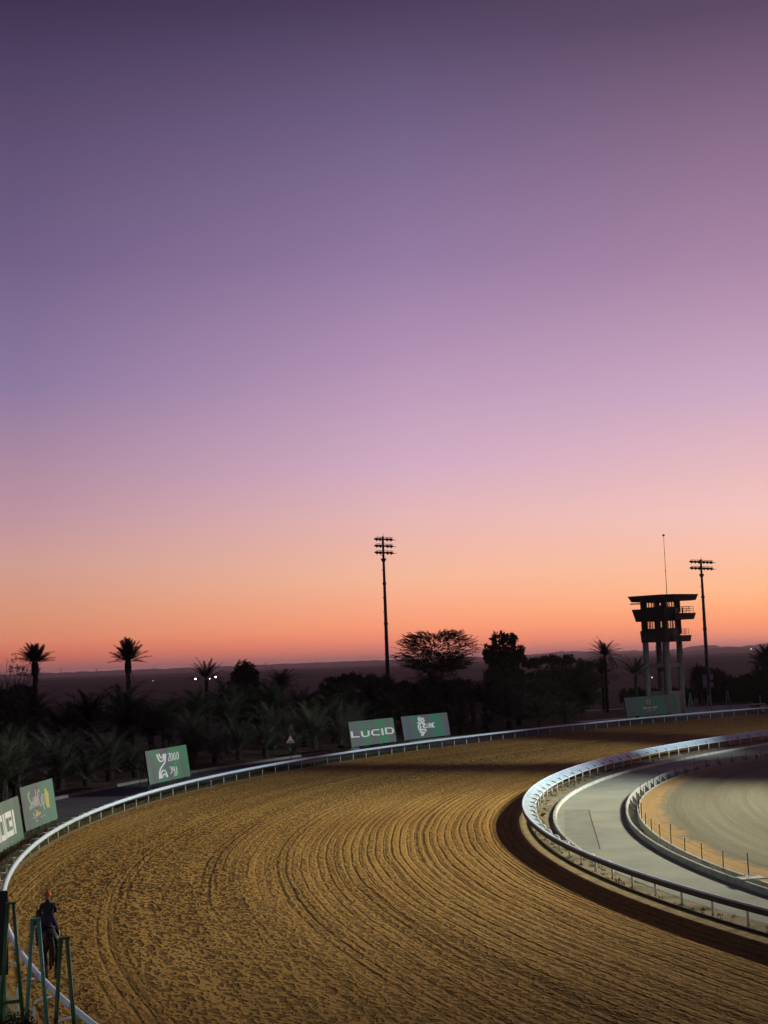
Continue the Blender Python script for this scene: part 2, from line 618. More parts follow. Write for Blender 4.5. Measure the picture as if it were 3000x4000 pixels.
def road_mat():
    m = mat('service_concrete', (0.33, 0.335, 0.265), 0.8, (0.255, 0.26, 0.205), 0.30, 8, 0.38, 0.68, bump=0.01, bscale=25, spec=0.25)
    t = m.node_tree
    p = t.nodes['Principled BSDF']
    src = p.inputs['Base Color'].links[0].from_socket
    tcn = N(t, 'ShaderNodeTexCoord')
    n = N(t, 'ShaderNodeTexNoise')
    n.inputs['Scale'].default_value = 0.55
    n.inputs['Detail'].default_value = 7
    t.links.new(tcn.outputs['Object'], n.inputs['Vector'])
    mr = N(t, 'ShaderNodeMapRange')
    mr.inputs[1].default_value = 0.60
    mr.inputs[2].default_value = 0.74
    mr.inputs[4].default_value = 0.7
    t.links.new(n.outputs[0], mr.inputs[0])
    t.links.new(mixc(t, mr.outputs[0], src, (0.42, 0.31, 0.15)), p.inputs['Base Color'])
    return m


M['road'] = road_mat()
M['patch'] = mat('tar_patch', (0.27, 0.275, 0.215), 0.85, (0.225, 0.23, 0.18), 0.9, 7, bump=0.01, bscale=25)


def training_mat():
    m = bpy.data.materials.new('training_dirt')
    m.use_nodes = True
    t = m.node_tree
    p = t.nodes['Principled BSDF']
    p.inputs['Roughness'].default_value = 0.95
    p.inputs['Specular IOR Level'].default_value = 0.1
    uv = N(t, 'ShaderNodeUVMap')

    def noise(sx, sy, detail, rough=0.5):
        mp = N(t, 'ShaderNodeMapping')
        mp.inputs['Scale'].default_value = (sx, sy, 1)
        t.links.new(uv.outputs[0], mp.inputs[0])
        n = N(t, 'ShaderNodeTexNoise')
        n.inputs['Scale'].default_value = 1.0
        n.inputs['Detail'].default_value = detail
        n.inputs['Roughness'].default_value = rough
        t.links.new(mp.outputs[0], n.inputs['Vector'])
        return n.outputs[0]

    def mr(x, a, b, c=0.0, d=1.0):
        n = N(t, 'ShaderNodeMapRange')
        for i, v in enumerate((a, b, c, d)):
            n.inputs[i + 1].default_value = v
        t.links.new(x, n.inputs[0])
        return n.outputs[0]
    streak = noise(0.75, 0.018, 4, 0.6)
    fine = noise(3.0, 1.2, 5, 0.6)
    c = mixc(t, mr(streak, 0.35, 0.68), (0.165, 0.145, 0.095), (0.235, 0.215, 0.15))
    c = mixc(t, mr(fine, 0.35, 0.7, 0.0, 0.45), c, (0.14, 0.13, 0.088))
    # orange sand blown in over the grey along the inside edge
    s = N(t, 'ShaderNodeSeparateXYZ')
    t.links.new(uv.outputs[0], s.inputs[0])
    e = math_node(t, 'ADD', s.outputs[0], math_node(t, 'MULTIPLY', math_node(t, 'SUBTRACT', noise(0.6, 0.35, 5, 0.65), 0.5), 2.6))
    c = mixc(t, mr(e, 1.75, 1.0), c, mixc(t, mr(fine, 0.3, 0.7), (0.42, 0.26, 0.105), (0.33, 0.21, 0.09)))
    t.links.new(c, p.inputs['Base Color'])
    h = math_node(t, 'ADD', math_node(t, 'MULTIPLY', streak, 0.10), math_node(t, 'MULTIPLY', fine, 0.03))
    b = N(t, 'ShaderNodeBump')
    b.inputs['Distance'].default_value = 1.0
    t.links.new(h, b.inputs['Height'])
    t.links.new(b.outputs[0], p.inputs['Normal'])
    return m


M['training'] = training_mat()


# ================================================================== ground of the turn
def ring(name, fa, fb, m, z, th0, th1, dth, nr=2, uoff=None, kind='structure', zf=None):
    """sheet between two radius functions; uv = metres across, metres along"""
    n = max(2, int(abs(th1 - th0) / dth))
    th = np.linspace(th0, th1, n + 1)
    a, b = np.asarray(fa(th), float), np.asarray(fb(th), float)
    w = np.linspace(0, 1, nr)
    r = a[:, None] * (1 - w) + b[:, None] * w
    T = np.radians(th)[:, None]
    x, y = C0[0] + r * np.cos(T), C0[1] + r * np.sin(T)
    zz = np.full_like(x, z) if zf is None else zf(th, r)
    v = np.stack([x, y, zz], -1).reshape(-1, 3)
    ref = a if uoff is None else np.asarray(uoff(th), float)
    u = np.abs(r - ref[:, None])
    arc = np.broadcast_to(np.radians(th)[:, None] * 110.0, u.shape)
    uv = np.stack([u, arc], -1).reshape(-1, 2)
    i = np.arange(n)[:, None] * nr + np.arange(nr - 1)[None]
    f = np.stack([i, i + 1, i + nr + 1, i + nr], -1).reshape(-1, 4)
    if (b > a).mean() > 0.5:
        f = f if th1 > th0 else f[:, ::-1]
    else:
        f = f[:, ::-1] if th1 > th0 else f
    o = npmesh(name, v, f, m, None, uv)
    if kind:
        o['kind'] = kind
    return o


def off(rf, d):
    return lambda th: np.asarray(rf(th), float) + d


def const(r):
    return lambda th: np.full_like(np.asarray(th, float), r)


_rng = np.random.default_rng(3)


def track_z(th, r):
    # slow unevenness of the harrowed surface
    u = r - np.asarray(r_in(th))[:, None]
    a = np.radians(th)[:, None] * 110
    z = 0.025 * np.sin(u * 0.9 + 0.8 * np.sin(a * 0.05)) + 0.02 * np.sin(u * 2.3 + a * 0.11) + 0.012 * np.sin(u * 4.1 - a * 0.2)
    edge = np.clip(np.minimum(u - 1.2, (np.asarray(r_out(th))[:, None] - 0.25) - r) / 1.5, 0, 1)
    return 0.0 + z * edge - 0.05 * np.exp(-((u - 2.3) / 0.8) ** 2) * edge


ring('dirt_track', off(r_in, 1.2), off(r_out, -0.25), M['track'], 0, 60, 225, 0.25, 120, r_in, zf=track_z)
ring('sand_border', off(r_out, -0.25), off(r_out, 0.1), M['edge_sand'], 0.0, 60, 225, 0.5)
ring('grass_verge', off(r_out, 0.1), off(r_out, 2.4), M['verge'], 0.0, 60, 225, 0.5)
ring('service_road', off(r_out, 2.4), off(r_out, 9.25), M['asphalt'], 0.0, 60, 225, 0.5, 4)
ring('grove_ground', off(r_out, 9.25), off(r_out, 170), M['soil'], 0.0, 60, 225, 0.5, 12)
# the plain, out to the horizon
zz = [0.0]
ring('desert_plain', off(r_out, 170), const(45000.0), M['desert'], 0.0, 60, 225, 1.5, 2)
ring('desert_plain', const(120.0), const(45000.0), M['desert'], 0.0, 225, 420, 3.0, 2)
# inside the turn
ring('sand_border', off(r_in, 1.2), off(r_in, 0.42), M['edge_sand'], 0.0, 60, 225, 0.5)
ring('rail_bed', off(r_in, 0.42), off(r_in, -0.75), M['strip'], 0.0, 60, 225, 0.5, 3)
ring('rail_bed_gravel', off(r_in, -0.75), r_kerb, M['strip_grey'], 0.0, 60, 225, 0.5, 3)
ring('service_road', r_kerb, r_trench, M['road'], 0.0, 60, 225, 0.5, 6)
ring('training_track', r_orange, const(0.5), M['training'], 0.0, 60, 225, 0.4, 60, r_orange)
ring('desert_plain', const(119.9), const(0.5), M['desert'], 0.0, 225, 420, 3.0, 3)

# worn tar patch on the inner road
q = [G(2205, 3163), G(2302, 3163), G(2344, 3318), G(2265, 3318), G(2205, 3270)]
b = MB()
b.add([(p.x, p.y, 0.004) for p in q], [(4, 3, 2, 1, 0)])
o = b.build('road_patch', M['patch'])
o['kind'] = 'structure'
b = MB()
q = [G(2240, 3163), G(2268, 3166), G(2300, 3164), G(2312, 3210), G(2330, 3268), G(2344, 3318)]
for i in range(len(q) - 1):
    d = (q[i + 1] - q[i]).normalized()
    w = Vector((-d.y, d.x, 0)) * (0.035 if i > 1 else 0.02)
    a, c = q[i], q[i + 1]
    b.add([(a - w).to_tuple()[:2] + (0.008,), (a + w).to_tuple()[:2] + (0.008,), (c + w).to_tuple()[:2] + (0.008,), (c - w).to_tuple()[:2] + (0.008,)], [(0, 3, 2, 1)])
o = b.build('road_crack', M['asphalt'])
o['kind'] = 'structure'

# pale paving beyond the outside rail near the tower
for (t0, t1, o0, o1) in ((112.9, 121.3, 10.6, 17.5), (99.0, 112.4, 9.6, 37.0), (109.6, 113.2, 43.5, 47.0)):
    ring('pavement', off(r_out, o0), off(r_out, o1), M['paving'], 0.006, t0, t1, 0.5)


# ------------------------------------------------------------------ kerbs
def swept(rf, prof, th0, th1, dth, base=None, closed=True, b=None):
    """profile (dr, z) carried along the curve"""
    b = b or MB()
    n = max(2, int(abs(th1 - th0) / dth))
    rows = []
    bx = base or Vector((0, 0, 0))
    for th in np.linspace(th0, th1, n + 1):
        r = float(rf(th))
        rows.append([pt(th, r + dr, z) - bx for dr, z in prof])
    b.loft(rows, closed)
    if closed:
        k = len(prof)
        m0 = len(b.v) - len(rows) * k
        b.f += [tuple(m0 + i for i in range(k)), tuple(m0 + (len(rows) - 1) * k + i for i in range(k))[::-1]]
        b.m += [0, 0]
    return b


base = pt(160, float(r_kerb(160)))
t = thing('kerb', 'pale raised concrete kerb along the inner road below the inside rail', 'kerb', base)
swept(r_kerb, [(0, 0), (-0.02, 0.2), (-0.18, 0.21), (-0.22, 0)], 100, 184, 0.6, base).build('kerb_stone', M['kerb'], t)
base = pt(160, float(r_out(160)) + 9.3)
t = thing('kerb', 'weathered kerb between the grey outer road and the palm grove', 'kerb', base)
swept(off(r_out, 9.3), [(-0.08, 0), (-0.05, 0.22), (0.22, 0.24), (0.25, 0)], 100, 215, 0.6, base).build('kerb_stone', M['kerb_old'], t)
base = pt(180, float(r_in(180)) + 0.42)
t = thing('edging_board', 'low dark board edging the track just outside the posts of the inside rail', 'edging', base)
swept(off(r_in, 0.42), [(-0.02, 0), (-0.02, 0.10), (0.03, 0.10), (0.03, 0)], 100, 215, 0.6, base).build('board', M['leather'], t)

# ------------------------------------------------------------------ running rails
# outside rail: posts stand outside, arms carry the rail over the track edge
base = pt(150, float(r_out(150)))
outer_rail = thing('running_rail', 'white outside running rail curving along the far edge of the dirt track', 'rail', base)
swept(r_out, [(-0.78, 0.84), (-0.81, 0.93), (-0.78, 1.03), (-0.70, 1.07), (-0.62, 1.04), (-0.60, 0.98), (-0.66, 0.90)], 97, 214, 0.5, base).build('rail', M['rail'], outer_rail, True)
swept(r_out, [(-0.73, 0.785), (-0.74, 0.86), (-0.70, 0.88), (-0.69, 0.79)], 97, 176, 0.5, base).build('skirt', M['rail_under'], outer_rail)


def rail_posts(rf, sgn, th_list, parent, base, reach, top, rad_):
    """gooseneck posts; sgn -1 leans towards smaller radius"""
    for th in th_list:
        r = float(rf(th))
        p0 = pt(th, r)
        d = Vector((math.cos(R(th)), math.sin(R(th)), 0)) * sgn
        pts = [Vector((0, 0, -0.02)), Vector((0, 0, top - 0.20)), d * 0.03 + Vector((0, 0, top - 0.11)), d * 0.10 + Vector((0, 0, top - 0.04)), d * 0.20 + Vector((0, 0, top - 0.01)), d * reach + Vector((0, 0, top))]
        mb = MB()
        mb.tube(pts, rad_, 7)
        o = mb.build('post', M['post'], parent, True)
        o.location = p0 - base


rail_posts(r_out, -1, along(r_out, 0, 207, 2.72, 88), outer_rail, base, 0.64, 0.96, 0.045)

base = pt(170, float(r_in(170)))
inner_rail = thing('running_rail', 'white inside running rail with a wide blue grey sloping cover around the bend', 'rail', base)
swept(r_in, [(0.835, 1.0), (0.84, 1.045), (0.80, 1.07), (0.72, 1.06), (0.70, 1.0), (0.76, 0.985)], 97, 214, 0.5, base).build('rail', M['rail'], inner_rail, True)
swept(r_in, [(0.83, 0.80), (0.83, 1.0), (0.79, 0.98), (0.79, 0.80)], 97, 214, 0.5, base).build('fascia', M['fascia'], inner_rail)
swept(r_in, [(0.71, 1.03), (0.705, 1.0), (0.10, 0.60), (0.095, 0.63)], 97, 214, 0.5, base).build('cover', M['panel'], inner_rail)
swept(r_in, [(0.11, 0.60), (0.06, 0.57), (0.02, 0.60), (0.04, 0.66), (0.10, 0.67)], 97, 214, 0.5, base).build('lower_tube', M['rail'], inner_rail, True)
ribs = along(r_in, 0, 210, 1.28, 95)
for th in ribs:
    r = float(r_in(th))
    mb = MB()
    d = Vector((math.cos(R(th)), math.sin(R(th)), 0))
    mb.tube([d * 0.08 + Vector((0, 0, 0.625)), d * 0.72 + Vector((0, 0, 1.045))], 0.018, 4)
    o = mb.build('cover_seam', M['rail'], inner_rail)
    o.location = pt(th, r) - base
rail_posts(r_in, 1, along(r_in, 0, 206, 2.5, 72), inner_rail, base, 0.70, 0.80, 0.055)

# ------------------------------------------------------------------ drain channel and wire fence at the infield edge
base = pt(175, float(r_trench(175)))
drain = thing('drain_channel', 'open concrete drain with sloping baffles between the inner road and the orange sand', 'drain', base)
swept(r_trench, [(0, -0.6), (0, 0.24), (-0.03, 0.28), (-0.14, 0.28), (-0.17, 0.24), (-0.17, -0.6)], 120, 210, 0.5, base).build('kerb_wall', M['concrete_drain'], drain)
swept(r_orange, [(0.16, -0.6), (0.14, 0.03), (0.0, 0.03), (0.0, -0.6)], 120, 210, 0.5, base).build('inner_wall', M['concrete_drain'], drain)
rows = []
mb = MB()
for th in np.linspace(120, 210, 181):
    rows.append([pt(th, float(r_trench(th)) - 0.1, -0.55) - base, pt(th, float(r_orange(th)) + 0.1, -0.55) - base])
mb.loft(rows)
mb.build('channel_floor', M['concrete_drain'], drain)
for th in along(r_trench, 0, 205, 2.6, 50):
    ra, rb = float(r_trench(th)) - 0.17, float(r_orange(th)) + 0.15
    mb = MB()
    dt = 0.09 / ra
    sec = [(ra, -0.55), (ra, 0.20), (ra * 0.45 + rb * 0.55, -0.16), (rb, -0.30), (rb, -0.55)]
    A = [pt(th - math.degrees(dt), r, z) - base for r, z in sec]
    B = [pt(th + math.degrees(dt), r, z) - base for r, z in sec]
    mb.add(A + B, [tuple(range(5)), tuple(range(9, 4, -1))] + [(i, 5 + i, 5 + (i + 1) % 5, (i + 1) % 5) for i in range(5)])
    mb.build('baffle', M['concrete_drain'], drain)

base = pt(172, float(r_orange(172)))
fence = thing('wire_fence', 'thin dark metal posts with fine wire along the infield side of the drain', 'fence', base)
mbp = None
rp = random.Random(5)
for k, th in enumerate(along(r_orange, 0, 206, 2.95, 44)):
    h = (1.02 if k % 4 == 1 else 0.72) + rp.uniform(-0.05, 0.05)
    mb = MB()
    lean = Vector((rp.uniform(-0.03, 0.03), rp.uniform(-0.03, 0.03), h))
    mb.tube([(0, 0, -0.1), lean], [0.027, 0.024], 6)
    o = mb.build('post', M['dark_metal'], fence)
    o.location = pt(th, float(r_orange(th)) + 0.07) - base
for z in (0.28, 0.55):
    swept(off(r_orange, 0.07), [(-0.004, z), (0, z + 0.006), (0.004, z)], 123, 206, 0.8, base).build('wire', M['dark_metal'], fence)

# slab with a lifting frame lying across the drain
p = G(2932, 3436, 0.25)
th = th_of(p)
t = thing('drain_cover', 'pale slab with a lifting frame lying across the drain near the right edge', 'cover', pt(th, float(r_trench(th)) - 0.55, 0.29), R(th))
mb = MB()
mb.box((0, 0, 0.03), (1.15, 0.75, 0.05))
mb.build('slab', M['kerb'], t)
mb = MB()
mb.tube([(-0.2, -0.2, 0.05), (-0.2, -0.2, 0.16), (0.2, -0.2, 0.16), (0.2, -0.2, 0.05)], 0.018, 5)
mb.tube([(-0.2, 0.2, 0.05), (-0.2, 0.2, 0.16), (0.2, 0.2, 0.16), (0.2, 0.2, 0.05)], 0.018, 5)
mb.build('handle', M['post'], t)


# ------------------------------------------------------------------ grass on the verge, weeds on the rail bed
def blades(name, n, fpos, h0, h1, m, seed):
    g = np.random.default_rng(seed)
    P = fpos(g, n)
    a = g.uniform(0, 2 * np.pi, n)
    h = g.uniform(h0, h1, n)
    w = 0.008 + 0.014 * g.random(n)
    lean = g.normal(0, 0.45, (n, 2)) * h[:, None]
    d = np.stack([np.cos(a), np.sin(a)], -1) * w[:, None]
    v0 = np.c_[P + d, np.zeros(n)]
    v1 = np.c_[P - d, np.zeros(n)]
    v2 = np.c_[P + lean, h]
    v = np.stack([v0, v1, v2], 1).reshape(-1, 3)
    f = np.arange(3 * n).reshape(-1, 3)
    o = npmesh(name, v, f, m)
    o['kind'] = 'stuff'
    return o


def polar(th, r):
    return np.stack([C0[0] + r * np.cos(np.radians(th)), C0[1] + r * np.sin(np.radians(th))], -1)


M['grass'] = mat('grass_blade', (0.075, 0.085, 0.025), 0.8, (0.12, 0.10, 0.04), 0.7, 4, spec=0.1)
M['weed'] = mat('weed_blade', (0.07, 0.085, 0.03), 0.8, (0.12, 0.10, 0.05), 0.7, 4, spec=0.1)


def vpos(g, n):
    th = 204 - 62 * g.random(n) ** 1.25
    return polar(th, r_out(th) + 0.15 + 2.3 * g.random(n))


def wpos(g, n):
    c = 130 + 72 * g.random(n // 14 + 1)
    cr = -0.55 + 0.9 * g.random(n // 14 + 1)
    th = np.repeat(c, 14)[:n] + g.normal(0, 0.06, n)
    return polar(th, r_in(th) + np.repeat(cr, 14)[:n] + g.normal(0, 0.07, n))


o = blades('grass', 16000, vpos, 0.05, 0.24, M['grass'], 1)
tag(o, 'olive dry grass on the verge behind the outside rail', 'grass')
o = blades('weeds', 4200, wpos, 0.04, 0.16, M['weed'], 2)
tag(o, 'small weeds on the sandy strip under the inside rail', 'weeds')


# ------------------------------------------------------------------ far hills and the level scarp
def hill(name, bump_list, Y, depth, seed, az0, az1, n=160, base_h=2.0):
    g = random.Random(seed)
    ph = [(g.uniform(0, 6.28), g.uniform(0.6, 1.6)) for _ in range(6)]
    rows = [[], [], [], []]
    for i in range(n + 1):
        az = az0 + (az1 - az0) * i / n
        h = base_h
        for c, w, k in bump_list:
            h += k * math.exp(-((az - c) / w) ** 2)
        h *= 1 + sum(0.035 * math.sin(p + az * s * (3.1 + 2.7 * j)) for j, (p, s) in enumerate(ph))
        edge = min(1.0, max(0.0, (az - az0) / 1.5), max(0.0, (az1 - az) / 1.5))
        h *= edge
        s, c_ = math.sin(R(az)), math.cos(R(az))
        for k, (dy, hz) in enumerate(((0, -3), (0.35, 0.55), (0.7, 1.0), (1.6, -0.1))):
            d = Y + depth * dy * (1 + 0.1 * math.sin(az * 5 + k))
            z = h * hz if hz > 0 else (-3 if k == 0 else h * 0.2)
            rows[k].append((s * d, c_ * d, z))
    b = MB()
    b.loft(rows)
    o = b.build(name, M['rock'], None, True)
    o['kind'] = 'structure'
    return o


hill('hills', [(-9, 14, 6), (-2, 6, 5), (3, 5, 4)], 9500, 1500, 1, -34, 9, 180, 22)
hill('hills', [(7.2, 1.3, 30), (9.6, 0.9, 12), (12.4, 0.75, 40), (13.4, 0.5, 10), (15.4, 1.1, 44), (18, 2.0, 60), (23, 3, 70), (30, 4, 50)], 13000, 2500, 4, 3.0, 40, 300, 34)
hill('hills', [(9.4, 0.8, 6), (13.2, 1.2, 20), (16.5, 1.8, 18), (21, 2, 20), (27, 3, 20)], 7800, 1200, 9, 7.5, 36, 220, 8)


# ================================================================== advertising boards
def at_off(px, py, o):
    """where the picture column of a point meets the line o metres outside the outside rail"""
    d = ray(px, py)
    best = None
    for i in range(6000):
        Y = 60 + i * 0.05
        p = Vector((0, 0, CZ)) + d * (Y / d.y)
        f = math.hypot(p.x - C0[0], p.y - C0[1]) - float(r_out(th_of(p))) - o
        if best is not None and best[0] * f <= 0:
            return p
        best = (f, p)
    return best[1]


def ribbon(b, pts, w, z, mi=0):
    pts = [Vector((p[0], p[1])) for p in pts]
    L, Rr = [], []
    n = len(pts)
    closed = (pts[0] - pts[-1]).length < 1e-6
    for i, p in enumerate(pts):
        if closed and i in (0, n - 1):
            a, c = pts[n - 2], pts[1]
        else:
            a, c = pts[max(i - 1, 0)], pts[min(i + 1, n - 1)]
        d1 = (p - a).normalized() if (p - a).length > 1e-9 else (c - p).normalized()
        d2 = (c - p).normalized() if (c - p).length > 1e-9 else d1
        nn = (Vector((-d1.y, d1.x)) + Vector((-d2.y, d2.x)))
        if nn.length < 1e-4:
            nn = Vector((-d1.y, d1.x))
        nn.normalize()
        k = 1.0 / max(0.5, nn.dot(Vector((-d1.y, d1.x))))
        L.append(p + nn * w / 2 * k)
        Rr.append(p - nn * w / 2 * k)
    vs = [(p.x, -0.0 - z, p.y) for p in L] + [(p.x, -z, p.y) for p in Rr]
    b.add(vs, [(i, n + i, n + i + 1, i + 1) for i in range(n - 1)], mi)


BOARD_H = 2.72


def board(label, BLp, BRp, smat, prints, legs=4, o=2.2, name='advertising_board'):
    A, B = at_off(*BLp, o), at_off(*BRp, o)
    zb = (A.z + B.z) / 2
    A.z = B.z = 0
    L = (B - A).length
    d = (B - A) / L
    rz = math.atan2(d.y, d.x)
    t = thing(name, label, 'advertising board', A, rz, 'boards along the outside rail')
    tilt = Matrix.Rotation(R(-8.0), 4, 'X')

    def T(v):
        v = tilt @ Vector(v)
        return (v.x, v.y, v.z + zb)
    # local x along the board, -y faces the track
    b = MB()
    nx = 12
    vs = [T((L * i / nx, y, z)) for y in (0, 0.07) for z in (0, BOARD_H) for i in range(nx + 1)]
    fs = []
    k = nx + 1
    for i in range(nx):
        fs += [(i, i + 1, k + i + 1, k + i), (2 * k + i + 1, 2 * k + i, 3 * k + i, 3 * k + i + 1), (k + i, k + i + 1, 3 * k + i + 1, 3 * k + i), (i + 1, i, 2 * k + i, 2 * k + i + 1)]
    fs += [(0, k, 3 * k, 2 * k), (nx, 2 * k + nx, 3 * k + nx, k + nx)]
    b.add(vs, fs)
    pn = b.build('panel', smat, t)
    uvl = pn.data.uv_layers.new(name='UVMap')
    for lp in pn.data.loops:
        vi = lp.vertex_index % (2 * k)
        uvl.data[lp.index].uv = (L * (vi % k) / nx, BOARD_H * (vi // k))
    for x in np.linspace(0.25, L - 0.25, legs):
        b = MB()
        for dx in (-0.22, 0.22):
            b.tube([(x + dx, 0.10, 0), T((x + dx, 0.10, 0.25))], 0.035, 6)
        b.box((x, 0.11, max(zb - 0.06, 0.05)), (0.5, 0.06, 0.06))
        b.tube([(x, 1.25, 0), T((x, 0.10, BOARD_H * 0.75))], 0.03, 6)
        b.build('support_frame', M['green_dark'], t)
    b = MB()
    b.box(T((-0.035, 0.035, BOARD_H / 2)), (0.06, 0.11, BOARD_H + 0.04), mat=tilt.to_3x3())
    b.box(T((L + 0.035, 0.035, BOARD_H / 2)), (0.06, 0.11, BOARD_H + 0.04), mat=tilt.to_3x3())
    b.build('edge_frame', M['black'], t)
    zo = 0.006
    for pname, m, strokes, wid in prints:
        b = MB()
        if wid is None:
            for pl, _ in strokes:
                vs = [(s * L, -zo, v * BOARD_H) for s, v in pl]
                b.add(vs, [tuple(range(len(vs)))])
                zo += 0.001
        else:
            for pl, k2 in strokes:
                # the photograph squeezes the board, so a stroke is widened along it
                asp = L / BOARD_H * 0.30
                b2 = MB()
                ribbon(b2, [(s * BOARD_H * asp * 1.0 / 1.0, v * BOARD_H) for s, v in pl], wid * k2, zo)
                b.add([(x / (BOARD_H * asp) * L, y, z) for x, y, z in b2.v], b2.f)
                zo += 0.0008
                if pname == 'letter_gap':
                    b.v = [T(v) for v in b.v]
                    b.build(pname, m, t)
                    b = MB()
        if b.v:
            b.v = [T(v) for v in b.v]
            b.build(pname, m, t)
    return t


PLUM = (0.135, 0.115, 0.145)
SIGN = {
    'a': sign_mat('board_print_pale', (0.19, 0.215, 0.20), (0.13, 0.21, 0.165), 40, 0.42),
    'b': sign_mat('board_print_soft', (0.155, 0.155, 0.165), (0.115, 0.22, 0.165), 38, 0.40),
    'c': sign_mat('board_print_bright', (0.15, 0.145, 0.165), (0.08, 0.27, 0.135), 35, 0.34),
    'd': sign_mat('board_print_mid', (0.15, 0.14, 0.165), (0.075, 0.23, 0.125), 32, 0.30),
    'e': sign_mat('board_print_deep', (0.125, 0.12, 0.15), (0.05, 0.20, 0.135), 30, 0.28),
    'f': sign_mat('board_print_dark', (0.085, 0.085, 0.11), (0.035, 0.145, 0.095), 30, 0.26),
}
lucid = [[[[0.047,0.614],[0.043,0.391],[0.201,0.374]],1],[[[0.259,0.585],[0.261,0.413],[0.29,0.36],[0.369,0.361],[0.402,0.402],[0.405,0.58]],1],[[[0.651,0.566],[0.522,0.574],[0.483,0.534],[0.479,0.436],[0.508,0.376],[0.648,0.36]],1],[[[0.71,0.606],[0.714,0.326]],1],[[[0.794,0.366],[0.796,0.596],[0.922,0.586],[0.955,0.525],[0.959,0.424],[0.918,0.361],[0.794,0.366]],1]]
nhc = [[[[0.379,0.926],[0.349,0.834],[0.366,0.723]],1],[[[0.379,0.903],[0.377,0.751]],1],[[[0.41,0.897],[0.418,0.781]],1],[[[0.454,0.873],[0.435,0.762]],1],[[[0.473,0.838],[0.461,0.795]],1],[[[0.393,0.794],[0.431,0.61]],1.4],[[[0.481,0.767],[0.444,0.683]],1.5],[[[0.343,0.705],[0.337,0.646]],1.8],[[[0.388,0.673],[0.351,0.559]],1.9],[[[0.318,0.559],[0.35,0.498]],1.5],[[[0.339,0.493],[0.313,0.438]],1.2],[[[0.356,0.436],[0.319,0.369]],1.2],[[[0.375,0.538],[0.375,0.278]],1.2],[[[0.358,0.382],[0.351,0.242]],1.2],[[[0.46,0.657],[0.433,0.441]],1.6],[[[0.485,0.605],[0.467,0.532]],1.2],[[[0.46,0.465],[0.486,0.413]],1.7],[[[0.397,0.396],[0.44,0.332]],2],[[[0.452,0.398],[0.476,0.269]],1.3],[[[0.482,0.36],[0.47,0.294]],1.1],[[[0.392,0.282],[0.371,0.149],[0.386,0.092]],1.1],[[[0.41,0.27],[0.411,0.147],[0.39,0.099]],1.1],[[[0.429,0.281],[0.445,0.2]],1.3],[[[0.513,0.406],[0.517,0.598],[0.551,0.413],[0.564,0.611]],1],[[[0.579,0.406],[0.588,0.613]],1],[[[0.619,0.406],[0.627,0.608]],1],[[[0.585,0.506],[0.621,0.507]],1],[[[0.684,0.596],[0.665,0.611],[0.644,0.562],[0.641,0.469],[0.654,0.412],[0.682,0.437]],1]]
zood = [[[[0.258,0.857],[0.275,0.723],[0.312,0.624],[0.356,0.616],[0.404,0.687],[0.434,0.828]],1.3],[[[0.307,0.861],[0.321,0.769],[0.35,0.724],[0.383,0.746],[0.413,0.833]],1.2],[[[0.458,0.833],[0.441,0.677],[0.404,0.551],[0.33,0.456],[0.283,0.371],[0.259,0.263],[0.25,0.11]],1.5],[[[0.271,0.115],[0.298,0.268],[0.342,0.347],[0.381,0.339],[0.415,0.26],[0.439,0.13]],1.2],[[[0.304,0.121],[0.33,0.2],[0.371,0.229],[0.405,0.191],[0.423,0.111]],1.3],[[[0.512,0.813],[0.565,0.823],[0.508,0.593],[0.564,0.601]],0.7],[[[0.618,0.694],[0.611,0.639],[0.6,0.6],[0.588,0.588],[0.578,0.606],[0.573,0.649],[0.575,0.706],[0.582,0.761],[0.593,0.8],[0.605,0.813],[0.614,0.795],[0.619,0.751],[0.618,0.694]],0.7],[[[0.688,0.696],[0.681,0.64],[0.67,0.601],[0.658,0.589],[0.648,0.607],[0.643,0.651],[0.644,0.708],[0.652,0.763],[0.663,0.803],[0.675,0.815],[0.685,0.797],[0.689,0.753],[0.688,0.696]],0.7],[[[0.731,0.816],[0.721,0.593],[0.754,0.615],[0.773,0.707],[0.764,0.814],[0.731,0.816]],0.7],[[[0.671,0.384],[0.675,0.251],[0.662,0.135],[0.636,0.101]],0.8],[[[0.66,0.469],[0.672,0.478]],1.1],[[[0.618,0.328],[0.613,0.296],[0.603,0.278],[0.591,0.282],[0.582,0.305],[0.579,0.34],[0.584,0.372],[0.594,0.39],[0.607,0.386],[0.616,0.362],[0.618,0.328]],0.7],[[[0.62,0.327],[0.625,0.207],[0.61,0.11],[0.586,0.102]],0.7],[[[0.513,0.413],[0.544,0.395],[0.554,0.288],[0.541,0.221],[0.502,0.197]],0.8]]
